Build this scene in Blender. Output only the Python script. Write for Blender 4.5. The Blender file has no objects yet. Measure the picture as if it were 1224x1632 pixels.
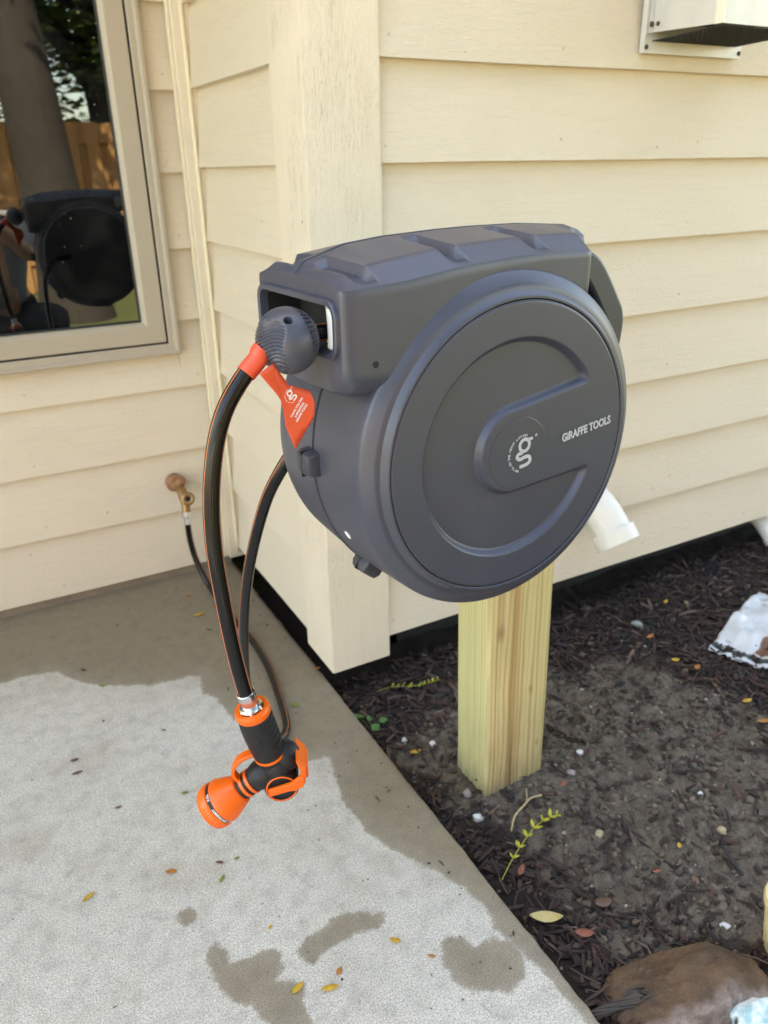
import bpy, bmesh, math, random
from mathutils import Vector, Matrix, noise
random.seed(7)
R_ = math.radians
scn = bpy.context.scene
C = scn.collection

# ------------------------------------------------------------ camera, sky, sun, exposure
CAM = Vector((0, 0, 1.115))
FW = Vector((.4309, .8050, -.4078)); RT = Vector((.8778, -.4786, -.0174)); UP = Vector((.2092, .3505, .9129))
cd = bpy.data.cameras.new('camera'); cam = bpy.data.objects.new('camera', cd); C.objects.link(cam)
cam.matrix_world = Matrix(((RT.x, UP.x, -FW.x, CAM.x), (RT.y, UP.y, -FW.y, CAM.y), (RT.z, UP.z, -FW.z, CAM.z), (0, 0, 0, 1)))
cd.sensor_fit = 'VERTICAL'; cd.sensor_height = 24.0; cd.lens = 24.0 * 1235.8 / 1632.0
cd.clip_start = 0.02; cd.clip_end = 400
cd.dof.use_dof = True; cd.dof.focus_distance = 0.83; cd.dof.aperture_fstop = 5.0
scn.camera = cam

SUN_EL, SUN_AZ = R_(49), R_(-18)          # azimuth from +Y (behind the house), negative = towards -X
w = bpy.data.worlds.new('World'); scn.world = w; w.use_nodes = True
nt = w.node_tree; bg = nt.nodes['Background']
sky = nt.nodes.new('ShaderNodeTexSky'); sky.sky_type = 'NISHITA'; sky.sun_disc = False
sky.sun_elevation = SUN_EL; sky.sun_rotation = SUN_AZ
sky.air_density = 0.9; sky.dust_density = 2.0; sky.ozone_density = 0.7
nt.links.new(sky.outputs[0], bg.inputs[0]); bg.inputs[1].default_value = 0.15
sl = bpy.data.lights.new('sun', 'SUN'); sl.energy = 5.0; sl.angle = R_(.53); sl.color = (1, .94, .84)
so = bpy.data.objects.new('sun', sl); C.objects.link(so)
sd = Vector((math.sin(SUN_AZ) * math.cos(SUN_EL), math.cos(SUN_AZ) * math.cos(SUN_EL), math.sin(SUN_EL)))
so.rotation_euler = sd.to_track_quat('Z', 'Y').to_euler(); so.location = sd * 20
vs = scn.view_settings; vs.view_transform = 'Standard'; vs.look = 'None'; vs.gamma = 1.0; vs.use_curve_mapping = False
vs.exposure = 3.30
vs.use_white_balance = True; vs.white_balance_temperature = 8800; vs.white_balance_tint = 8
scn.cycles.use_denoising = True
scn.cycles.max_bounces = 8; scn.cycles.diffuse_bounces = 4; scn.cycles.transparent_max_bounces = 8

# ------------------------------------------------------------ helpers
def link(o, parent=None):
    C.objects.link(o)
    if parent: o.parent = parent
    return o
def empty(name, loc=(0, 0, 0), rz=0.0, parent=None):
    o = bpy.data.objects.new(name, None); o.empty_display_size = .05
    o.location = loc; o.rotation_euler = (0, 0, rz)
    return link(o, parent)
def tag(o, label=None, cat=None, group=None, kind=None):
    if label: o['label'] = label
    if cat: o['category'] = cat
    if group: o['group'] = group
    if kind: o['kind'] = kind
    return o
def mk(name, vf, mats, parent=None, smooth=35, bevel=0, mi=None, seg=2, uv=None, loc=None):
    v, f = vf
    me = bpy.data.meshes.new(name); me.from_pydata([tuple(p) for p in v], [], f)
    if not isinstance(mats, (list, tuple)): mats = [mats]
    for m in mats: me.materials.append(m)
    if mi: me.polygons.foreach_set('material_index', mi)
    if uv:
        l = me.uv_layers.new(name='UVMap')
        for p in me.polygons:
            for li, vi in zip(p.loop_indices, p.vertices): l.data[li].uv = uv[vi]
    if smooth is not None:
        me.polygons.foreach_set('use_smooth', [True] * len(me.polygons)); me.update()
        if smooth < 180: me.set_sharp_from_angle(angle=R_(smooth))
    me.update()
    o = bpy.data.objects.new(name, me)
    if loc: o.location = loc
    link(o, parent)
    if bevel:
        b = o.modifiers.new('bevel', 'BEVEL'); b.width = bevel; b.segments = seg; b.limit_method = 'ANGLE'; b.angle_limit = R_(35)
        b.harden_normals = False
    return o
def join(*vfs):
    V, F = [], []
    for v, f in vfs:
        n = len(V); V += [tuple(p) for p in v]; F += [tuple(i + n for i in q) for q in f]
    return V, F
def xf(vf, M): return [M @ Vector(p) for p in vf[0]], vf[1]
def box(x0, x1, y0, y1, z0, z1):
    v = [(x0, y0, z0), (x1, y0, z0), (x1, y1, z0), (x0, y1, z0), (x0, y0, z1), (x1, y0, z1), (x1, y1, z1), (x0, y1, z1)]
    return v, [(0, 3, 2, 1), (4, 5, 6, 7), (0, 1, 5, 4), (1, 2, 6, 5), (2, 3, 7, 6), (3, 0, 4, 7)]
def frame(origin, zaxis, xhint=(1, 0, 0)):
    z = Vector(zaxis).normalized(); x = Vector(xhint); x = x - z * x.dot(z)
    if x.length < 1e-4: x = z.orthogonal()
    x.normalize(); y = z.cross(x)
    return Matrix(((x.x, y.x, z.x, origin[0]), (x.y, y.y, z.y, origin[1]), (x.z, y.z, z.z, origin[2]), (0, 0, 0, 1)))
def lathe(prof, seg=48, cap=True):
    """prof: list of (r, z) about local z."""
    V, F = [], []
    for r, z in prof:
        for k in range(seg):
            a = 2 * math.pi * k / seg; V.append((r * math.cos(a), r * math.sin(a), z))
    n = len(prof)
    for i in range(n - 1):
        for k in range(seg):
            k2 = (k + 1) % seg
            F.append((i * seg + k, i * seg + k2, (i + 1) * seg + k2, (i + 1) * seg + k))
    if cap:
        F.append(tuple(reversed(range(seg)))); F.append(tuple((n - 1) * seg + k for k in range(seg)))
    return V, F
def catmull(P, n=8):
    P = [Vector(p) for p in P]; Q = [P[0] * 2 - P[1]] + P + [P[-1] * 2 - P[-2]]; out = []
    for i in range(1, len(Q) - 2):
        a, b, c, d = Q[i - 1:i + 3]
        for k in range(n):
            t = k / n
            out.append(.5 * ((2 * b) + (c - a) * t + (2 * a - 5 * b + 4 * c - d) * t * t + (3 * b - a - 3 * c + d) * t ** 3))
    out.append(P[-1]); return out
def tube(P, r, seg=16, cap=True, twist=0.0, up0=None):
    """returns verts, faces, uv(angle 0-1, length m); r scalar or list"""
    P = [Vector(p) for p in P]; V, F, UV = [], [], []
    T = [(P[min(i + 1, len(P) - 1)] - P[max(i - 1, 0)]).normalized() for i in range(len(P))]
    nrm = Vector(up0) if up0 else T[0].orthogonal(); L = 0
    for i, p in enumerate(P):
        if i: L += (p - P[i - 1]).length
        nrm = (nrm - T[i] * nrm.dot(T[i])).normalized(); b = T[i].cross(nrm)
        rr = r[i] if isinstance(r, (list, tuple)) else r
        for k in range(seg):
            a = 2 * math.pi * k / seg + twist * L
            V.append(p + (nrm * math.cos(a) + b * math.sin(a)) * rr); UV.append((k / seg, L))
    for i in range(len(P) - 1):
        for k in range(seg):
            k2 = (k + 1) % seg
            F.append((i * seg + k, i * seg + k2, (i + 1) * seg + k2, (i + 1) * seg + k))
    if cap:
        F.append(tuple(reversed(range(seg)))); n = (len(P) - 1) * seg; F.append(tuple(n + k for k in range(seg)))
    return V, F, UV
def sweep_rect(P, wvec, hw, ht):
    """flat strap: path P, half width hw along wvec, half thickness ht"""
    P = [Vector(p) for p in P]; W = Vector(wvec).normalized(); V, F = [], []
    for i, p in enumerate(P):
        t = (P[min(i + 1, len(P) - 1)] - P[max(i - 1, 0)]).normalized(); m = t.cross(W).normalized()
        for a, b in ((-1, -1), (1, -1), (1, 1), (-1, 1)): V.append(p + W * hw * a + m * ht * b)
    for i in range(len(P) - 1):
        for k in range(4):
            k2 = (k + 1) % 4; F.append((i * 4 + k, i * 4 + k2, i * 4 + 4 + k2, i * 4 + 4 + k))
    F.append((3, 2, 1, 0)); n = len(V) - 4; F.append((n, n + 1, n + 2, n + 3))
    return V, F
def interp(tab, x):
    if x <= tab[0][0]: return tab[0][1]
    for (a, b), (c, d) in zip(tab, tab[1:]):
        if x <= c: return b + (d - b) * (x - a) / (c - a)
    return tab[-1][1]
def sstep(a, b, x):
    t = max(0, min(1, (x - a) / (b - a))); return t * t * (3 - 2 * t)
def sphere(r, n=12, m=8, sx=1, sy=1, sz=1):
    V = [(0, 0, -r * sz)]; F = []
    for i in range(1, m):
        t = math.pi * i / m
        for k in range(n):
            a = 2 * math.pi * k / n; V.append((r * sx * math.sin(t) * math.cos(a), r * sy * math.sin(t) * math.sin(a), -r * sz * math.cos(t)))
    V.append((0, 0, r * sz)); top = len(V) - 1
    for k in range(n):
        k2 = (k + 1) % n; F.append((0, 1 + k2, 1 + k)); F.append((top, top - n + k, top - n + k2))
    for i in range(m - 2):
        for k in range(n):
            k2 = (k + 1) % n; a = 1 + i * n; F.append((a + k, a + k2, a + n + k2, a + n + k))
    return V, F
def text_vf(s, size, extrude=.0002, offset=0.0, align='CENTER', sx=1.0, shear=0.0):
    cu = bpy.data.curves.new('t', 'FONT'); cu.body = s; cu.size = size; cu.extrude = extrude; cu.offset = offset
    cu.align_x = align; cu.align_y = 'CENTER'; cu.resolution_u = 3; cu.shear = shear
    o = bpy.data.objects.new('t', cu); C.objects.link(o); bpy.context.view_layer.update()
    me = bpy.data.meshes.new_from_object(o.evaluated_get(bpy.context.evaluated_depsgraph_get()))
    vf = ([Vector((v.co.x * sx, v.co.y, v.co.z)) for v in me.vertices], [tuple(p.vertices) for p in me.polygons])
    bpy.data.objects.remove(o); bpy.data.curves.remove(cu); bpy.data.meshes.remove(me)
    return vf
def ribbon(P, wd, th=.0003):
    V, F = [], []; P = [Vector((p[0], p[1], 0)) for p in P]
    for i, p in enumerate(P):
        t = (P[min(i + 1, len(P) - 1)] - P[max(i - 1, 0)]).normalized(); nn = Vector((-t.y, t.x, 0))
        V += [p + nn * wd / 2, p - nn * wd / 2, p + nn * wd / 2 + Vector((0, 0, th)), p - nn * wd / 2 + Vector((0, 0, th))]
    for i in range(len(P) - 1):
        a = 4 * i; b = a + 4
        F += [(a + 2, a + 3, b + 3, b + 2), (a, b, b + 1, a + 1), (a, a + 2, b + 2, b), (a + 1, b + 1, b + 3, a + 3)]
    return V, F
def g_logo(h, th=.0003):
    """'g' monogram of height h in the xy plane, centred"""
    ring = [(.20 * math.cos(a) - .02, .20 * math.sin(a) + .26) for a in [2 * math.pi * k / 24 for k in range(25)]]
    ear = [(.10, .44), (.29, .47)]
    tail = [tuple(p[:2]) for p in catmull([(-.06, .02, 0), (-.24, -.03, 0), (-.27, -.14, 0), (-.14, -.2, 0), (.08, -.13, 0), (.24, -.15, 0), (.29, -.29, 0), (.16, -.4, 0), (-.12, -.46, 0)], 5)]
    star = []
    for k in range(11):
        a = math.pi / 2 + k * math.pi / 5; r = .075 if k % 2 == 0 else .03
        star.append((.42 + r * math.cos(a), .56 + r * math.sin(a)))
    sv = [(x, y, 0) for x, y in star[:10]] + [(x, y, th) for x, y in star[:10]] + [(.42, .56, th)]
    sf = [(10 + k, 10 + (k + 1) % 10, 20) for k in range(10)]
    vf = join(ribbon(ring, .11, th), ribbon(ear, .1, th), ribbon(tail, .12, th), (sv, sf))
    return [Vector((x * h, y * h, z)) for x, y, z in vf[0]], vf[1]
def circ_text(s, radius, size, a0, a1, th=.0002):
    out = []
    for i, ch in enumerate(s):
        if ch == ' ': continue
        a = a0 + (a1 - a0) * i / (len(s) - 1)
        out.append(xf(text_vf(ch, size, th, .02 * size), Matrix.Translation((radius * math.cos(a), radius * math.sin(a), 0)) @ Matrix.Rotation(a - math.pi / 2, 4, 'Z')))
    return join(*out)

# ------------------------------------------------------------ materials
class NB:
    def __init__(s, name):
        s.m = bpy.data.materials.new(name); s.m.use_nodes = True; s.t = s.m.node_tree; s.b = s.t.nodes['Principled BSDF']
    def n(s, typ, **kw):
        nd = s.t.nodes.new('ShaderNode' + typ)
        for k, v in kw.items():
            if k.startswith('i_'): nd.inputs[k[2:].replace('_', ' ')].default_value = v
            else: setattr(nd, k, v)
        return nd
    def l(s, a, b): s.t.links.new(a, b)
    def set(s, **kw):
        for k, v in kw.items(): s.b.inputs[k.replace('_', ' ')].default_value = v
        return s
    def coord(s, scale=(1, 1, 1), kind='Object', rnd=True):
        tc = s.n('TexCoord'); mp = s.n('Mapping'); mp.inputs['Scale'].default_value = scale; s.l(tc.outputs[kind], mp.inputs['Vector'])
        if rnd:
            oi = s.n('ObjectInfo'); ml = s.n('Math', operation='MULTIPLY'); ml.inputs[1].default_value = 37.0; s.l(oi.outputs['Random'], ml.inputs[0])
            cb = s.n('CombineXYZ'); s.l(ml.outputs[0], cb.inputs[0]); s.l(ml.outputs[0], cb.inputs[1]); s.l(ml.outputs[0], cb.inputs[2]); s.l(cb.outputs[0], mp.inputs['Location'])
        return mp.outputs[0]
    def noise(s, vec, scale, detail=4, rough=.55, dist=0):
        nd = s.n('TexNoise'); nd.inputs['Scale'].default_value = scale; nd.inputs['Detail'].default_value = detail
        nd.inputs['Roughness'].default_value = rough; nd.inputs['Distortion'].default_value = dist
        if vec is not None: s.l(vec, nd.inputs['Vector'])
        return nd.outputs['Fac']
    def vor(s, vec, scale, feature='F1', rnd=1):
        nd = s.n('TexVoronoi', feature=feature); nd.inputs['Scale'].default_value = scale; nd.inputs['Randomness'].default_value = rnd
        s.l(vec, nd.inputs['Vector']); return nd
    def ramp(s, fac, stops):
        nd = s.n('ValToRGB'); e = nd.color_ramp.elements
        while len(e) < len(stops): e.new(.5)
        for q, (p, c) in zip(e, stops): q.position = p; q.color = (c, c, c, 1) if isinstance(c, (int, float)) else (*c, 1)
        s.l(fac, nd.inputs[0]); return nd.outputs['Color']
    def mix(s, fac, a, b, mode='MIX'):
        nd = s.n('Mix', data_type='RGBA', blend_type=mode)
        for sock, v in ((nd.inputs[0], fac), (nd.inputs[6], a), (nd.inputs[7], b)):
            if isinstance(v, (int, float)): sock.default_value = v
            elif isinstance(v, tuple): sock.default_value = (*v, 1)
            else: s.l(v, sock)
        return nd.outputs[2]
    def math(s, op, a, b=None):
        nd = s.n('Math', operation=op)
        for i, v in enumerate((a, b)):
            if v is None: continue
            if isinstance(v, (int, float)): nd.inputs[i].default_value = v
            else: s.l(v, nd.inputs[i])
        return nd.outputs[0]
    def bump(s, h, strength, dist=.002, prev=None):
        nd = s.n('Bump'); nd.inputs['Strength'].default_value = strength; nd.inputs['Distance'].default_value = dist
        s.l(h, nd.inputs['Height'])
        if prev is not None: s.l(prev, nd.inputs['Normal'])
        s.l(nd.outputs[0], s.b.inputs['Normal']); return nd.outputs[0]
    def col(s, c):
        if isinstance(c, tuple): s.b.inputs['Base Color'].default_value = (*c, 1)
        else: s.l(c, s.b.inputs['Base Color'])
        return s

def simple(name, c, rough=.5, metal=0.0, spec=.5, var=.12, bump=0.0, bscale=300):
    n = NB(name); n.set(Roughness=rough, Metallic=metal); n.b.inputs['Specular IOR Level'].default_value = spec
    v = n.coord(); f = n.noise(v, 25, 5)
    n.col(n.mix(f, tuple(x * (1 - var) for x in c), tuple(min(1, x * (1 + var)) for x in c)))
    r = n.ramp(n.noise(v, 60, 3), [(.3, max(0, rough - .06)), (.7, min(1, rough + .08))]); n.l(r, n.b.inputs['Roughness'])
    if bump: n.bump(n.noise(v, bscale, 3), bump, .001)
    return n.m

def siding_mat(name, base, vertical=False, crack=0.5):
    n = NB(name); n.set(Roughness=.62)
    sc = (.6, .6, 20) if not vertical else (16, 16, .7)
    v = n.coord(sc); vi = n.coord((1, 1, 1))
    g1 = n.noise(v, 9, 6, .65, .6); g2 = n.noise(v, 45, 4, .6); g3 = n.noise(n.coord((1, 1, 2.2) if not vertical else (2.2, 2.2, 1)), 120, 3, .6); big = n.noise(vi, 1.6, 3)
    patch = n.ramp(n.noise(vi, 3.2, 2), [(.42, 0.0), (.6, 1.0)])
    c = n.mix(n.ramp(g1, [(.28, 0.0), (.5, 1.0)]), tuple(x * .94 for x in base), base)
    c = n.mix(n.math('MULTIPLY', big, .12), c, tuple(x * y for x, y in zip(base, (.86, .88, .92))))
    # hairline checks in the paint
    ck = n.ramp(n.noise(v, 26 if not vertical else 16, 2, .5, .9), [(.490, 1.0), (.5, 0.0), (.510, 1.0)])
    ckm = n.math('MULTIPLY', n.math('SUBTRACT', 1.0, ck), n.ramp(n.noise(vi, 5.5, 2), [(.52, 0.0), (.62, 1.0)]))
    c = n.mix(n.math('MULTIPLY', ckm, crack), c, tuple(x * .42 for x in base))
    # mildew specks
    vo = n.vor(vi, 17); sp = n.ramp(vo.outputs['Distance'], [(.035, 1.0), (.06, 0.0)])
    spm = n.math('MULTIPLY', sp, n.ramp(n.noise(vi, 6, 1), [(.55, 0.0), (.6, 1.0)]))
    c = n.mix(n.math('MULTIPLY', spm, .6), c, (.08, .07, .05))
    h = n.math('ADD', n.math('MULTIPLY', g1, .55), n.math('MULTIPLY', g2, .45))
    rgh = n.math('MULTIPLY', g3, n.math('ADD', n.math('MULTIPLY', patch, .35), .75)); h = n.math('ADD', h, rgh)
    h = n.math('SUBTRACT', h, n.math('MULTIPLY', ckm, crack))
    # grey mildew scribbles that follow the raised grain
    scr = n.ramp(n.noise(v, 13, 5, .75, 1.8), [(.44, 0.0), (.5, 1.0), (.56, 0.0)]); scm = n.math('MULTIPLY', scr, n.ramp(n.noise(vi, 3.4, 3), [(.60, 0.0), (.72, 1.0)]))
    c = n.mix(n.math('MULTIPLY', scm, .05), c, tuple(x * .42 for x in base))
    c = n.mix(n.math('MULTIPLY', n.ramp(g3, [(.42, 1.0), (.5, 0.0)]), n.math('ADD', n.math('MULTIPLY', patch, .0), .025)), c, tuple(x * .62 for x in base))
    n.col(c)
    n.bump(h, .75, .0034)
    return n.m
PAINT = (.708, .612, .476)
M = {}
M['siding'] = siding_mat('painted_siding', PAINT, False, .08)
M['trim'] = siding_mat('painted_trim', tuple(x * 1.03 for x in PAINT), True, .5)
M['caulk'] = simple('caulk_paint', (.70, .62, .44), .5, var=.06)
M['window_frame'] = simple('window_frame_paint', (.40, .345, .27), .42, var=.05)
M['gasket'] = simple('black_gasket', (.012, .012, .013), .6)
M['interior'] = simple('dark_interior', (.02, .02, .02), .9)
M['foundation'] = simple('weathered_sill', (.22, .17, .12), .85, var=.35, bump=.6, bscale=90)
M['roof'] = simple('roof_shingle', (.09, .08, .075), .9, var=.3)
M['soffit'] = simple('soffit_paint', PAINT, .6)

def glass_mat():
    n = NB('window_glass'); t = n.t; out = t.nodes['Material Output']
    gl = n.n('BsdfGlossy'); gl.inputs['Roughness'].default_value = .004; gl.inputs['Color'].default_value = (.86, .92, .93, 1)
    tr = n.n('BsdfTransparent'); tr.inputs['Color'].default_value = (.30, .32, .31, 1)
    df = n.n('BsdfDiffuse'); df.inputs['Color'].default_value = (.5, .5, .48, 1)
    v = n.coord((1, 1, 1), rnd=False)
    lw = n.n('Fresnel'); lw.inputs['IOR'].default_value = 1.75
    mx = n.n('MixShader'); n.l(n.math('ADD', n.math('MULTIPLY', lw.outputs[0], .85), .05), mx.inputs[0]); n.l(tr.outputs[0], mx.inputs[1]); n.l(gl.outputs[0], mx.inputs[2])
    vo = n.vor(v, 45); spk = n.ramp(vo.outputs['Distance'], [(.05, .5), (.09, 0.0)])
    spk = n.math('MULTIPLY', spk, n.ramp(n.noise(v, 11, 2), [(.5, 0.0), (.62, 1.0)]))
    dust = n.math('ADD', n.math('MULTIPLY', n.ramp(n.noise(v, 7, 6, .7), [(.45, 0.0), (.8, 1.0)]), .035), spk)
    m2 = n.n('MixShader'); n.l(dust, m2.inputs[0]); n.l(mx.outputs[0], m2.inputs[1]); n.l(df.outputs[0], m2.inputs[2])
    n.l(m2.outputs[0], out.inputs['Surface']); return n.m
M['glass'] = glass_mat()

def plastic(name, c, rough=.34, scratch=True):
    n = NB(name); n.b.inputs['Specular IOR Level'].default_value = .58; v = n.coord((1, 1, 1), rnd=False)
    f = n.noise(v, 14, 4)
    col = n.mix(f, tuple(x * .93 for x in c), tuple(x * 1.07 for x in c))
    if scratch:
        sv = n.coord((1.0, 1.0, 9.0), rnd=False)
        s1 = n.ramp(n.noise(sv, 22, 1, .4, 1.4), [(.497, 0.0), (.5, 1.0), (.503, 0.0)])
        msk = n.ramp(n.noise(v, 9, 2), [(.62, 0.0), (.68, 1.0)])
        col = n.mix(n.math('MULTIPLY', n.math('MULTIPLY', s1, msk), .35), col, (.35, .36, .38))
        vo = n.vor(v, 60); d = n.math('MULTIPLY', n.ramp(vo.outputs['Distance'], [(.03, 1.0), (.05, 0.0)]), n.ramp(n.noise(v, 8, 1), [(.56, 0.0), (.62, 1.0)]))
        col = n.mix(n.math('MULTIPLY', d, .35), col, (.4, .4, .4))
    n.col(col)
    n.l(n.ramp(n.noise(v, 7, 4), [(.3, rough - .05), (.7, rough + .07)]), n.b.inputs['Roughness'])
    n.bump(n.noise(v, 1400, 2), .12, .0004)
    return n.m
M['plastic'] = plastic('grey_plastic', (.050, .0545, .079))
M['lid'] = plastic('lid_plastic', (.048, .0515, .078), .34)
M['hub'] = plastic('hub_plastic', (.047, .0505, .076), .31, False)
M['dark_plastic'] = plastic('dark_grey_plastic', (.034, .038, .053), .46, False)
M['black'] = simple('black_hole', (.006, .006, .006), .7)  # near-black for seams, and for shade painted into openings
M['rubber'] = simple('black_rubber', (.011, .0115, .0135), .5, spec=.35, bump=.12, bscale=900)
M['orange'] = simple('orange_plastic', (.80, .115, .004), .36, var=.04)
M['tag'] = simple('red_tag_film', (.70, .082, .036), .33, var=.05)
M['white_print'] = simple('white_print', (.78, .78, .80), .6, var=.05)
M['grey_print'] = simple('grey_print', (.44, .45, .48), .6, var=.05)
M['roller'] = simple('white_roller_plastic', (.74, .73, .70), .4, var=.06)
M['pvc'] = simple('white_pvc', (.76, .73, .66), .35, var=.05)
M['brass'] = simple('aged_brass', (.36, .225, .11), .5, 1.0, var=.3, bump=.2, bscale=120)
M['copper'] = simple('copper_flange', (.36, .185, .105), .65, .5, var=.25, bump=.2, bscale=90)
M['steel'] = simple('polished_steel', (.72, .71, .70), .16, 1.0, var=.05)
M['vent'] = simple('vent_sheet_metal', (.60, .58, .54), .42, .15, var=.12, bump=.1, bscale=60)
M['vent_edge'] = simple('vent_edge_paint', (.74, .70, .58), .45, var=.1)
M['rust'] = simple('rusty_screw', (.10, .045, .02), .8, var=.4)
M['screen'] = simple('screen_wire', (.03, .028, .025), .6)

def hose_mat():
    n = NB('hose_rubber'); n.set(Roughness=.10); n.b.inputs['Specular IOR Level'].default_value = .38
    tc = n.n('TexCoord'); sp = n.n('SeparateXYZ'); n.l(tc.outputs['UV'], sp.inputs[0])
    a = n.math('MULTIPLY', sp.outputs[0], 2 * math.pi * 11); b = n.math('MULTIPLY', sp.outputs[1], 1500.0)
    s1 = n.math('SINE', n.math('ADD', a, b)); s2 = n.math('SINE', n.math('SUBTRACT', a, b))
    h = n.math('MULTIPLY', s1, s2)
    v = n.coord((1, 1, 1), rnd=False); big = n.noise(v, 14, 3)
    n.col(n.mix(big, (.0025, .0028, .0034), (.005, .0052, .006)))
    n.bump(h, .20, .0006)
    return n.m
M['hose'] = hose_mat()
M['stripe'] = simple('hose_orange_stripe', (.62, .16, .05), .3, var=.08)

def pine_mat():
    n = NB('treated_pine'); n.set(Roughness=.68)
    tc = n.n('TexCoord'); sp = n.n('SeparateXYZ'); n.l(tc.outputs['Object'], sp.inputs[0])
    v = n.coord((1, 1, .12), rnd=False); vs_ = n.coord((1, 1, .05), rnd=False)
    warp = n.math('MULTIPLY', n.noise(v, 9, 3), .045)
    t = n.math('ADD', n.math('ADD', sp.outputs[0], n.math('MULTIPLY', sp.outputs[1], 1.25)), warp)
    t = n.math('ADD', t, n.math('MULTIPLY', n.noise(n.coord((1, 1, .03), rnd=False), 40, 2), .014)); w1 = n.math('SINE', n.math('MULTIPLY', t, 560.0)); w2 = n.math('SINE', n.math('MULTIPLY', t, 197.0))
    late = n.ramp(n.math('ADD', n.math('MULTIPLY', w1, .4), n.math('ADD', n.math('MULTIPLY', w2, .22), .5)), [(.45, 0.0), (.62, .45), (.95, 1.0)])
    c = n.mix(late, (.66, .53, .265), (.44, .31, .13))
    grn = n.ramp(n.noise(vs_, 22, 3), [(.46, 0.0), (.62, 1.0)])
    c = n.mix(n.math('MULTIPLY', grn, .38), c, (.48, .47, .22)); c = n.mix(n.math('MULTIPLY', n.ramp(n.noise(vs_, 34, 3), [(.55, 0.0), (.68, 1.0)]), .5), c, (.40, .26, .12))
    c = n.mix(n.math('MULTIPLY', n.math('MULTIPLY', n.ramp(n.math('MULTIPLY', sp.outputs[0], -1.0), [(.0685, 0.0), (.0700, 1.0)]), n.ramp(n.noise(vs_, 30, 3), [(.38, .2), (.55, 1.0)])), .55), c, (.46, .50, .24))
    # brown heart streak on the wide face
    dx = n.math('ABSOLUTE', n.math('SUBTRACT', n.math('ADD', sp.outputs[0], n.math('MULTIPLY', n.math('SUBTRACT', n.noise(vs_, 9, 2), .5), .03)), -.010))
    dx = n.math('SUBTRACT', dx, n.math('MULTIPLY', n.math('ADD', sp.outputs[1], .05), -.2))
    c = n.mix(n.math('MULTIPLY', n.ramp(dx, [(.004, .85), (.016, 0.0)]), .8), c, (.36, .20, .07))
    crk = n.math('MULTIPLY', n.ramp(dx, [(.0008, 1.0), (.002, 0.0)]), n.ramp(sp.outputs[2], [(.03, 1.0), (.16, 0.0)]))
    c = n.mix(n.math('MULTIPLY', crk, .9), c, (.06, .03, .015))
    dirt = n.math('MULTIPLY', n.noise(n.coord((1, 1, .3), rnd=False), 60, 5, .7), n.ramp(sp.outputs[2], [(.0, 1.0), (.05, .55), (.22, .12)]))
    for kx, kz, kr in ((.030, .21, .006), (-.045, .36, .010), (.052, .07, .005)):
        dd = n.math('SQRT', n.math('ADD', n.math('POWER', n.math('MULTIPLY', n.math('SUBTRACT', sp.outputs[0], kx), 1.0), 2.0), n.math('POWER', n.math('MULTIPLY', n.math('SUBTRACT', sp.outputs[2], kz), .5), 2.0)))
        c = n.mix(n.math('MULTIPLY', n.ramp(n.math('ADD', dd, n.math('MULTIPLY', n.noise(v, 90, 2), .004)), [(kr * .5, 1.0), (kr * 1.4, 0.0)]), .6), c, (.20, .11, .045))
    c = n.mix(dirt, c, (.10, .08, .05)); n.col(c)
    h = n.math('ADD', n.math('MULTIPLY', w1, -.25), n.noise(n.coord((1, 1, .06), rnd=False), 240, 3))
    n.bump(h, .35, .0012); return n.m
M['pine'] = pine_mat()

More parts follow.
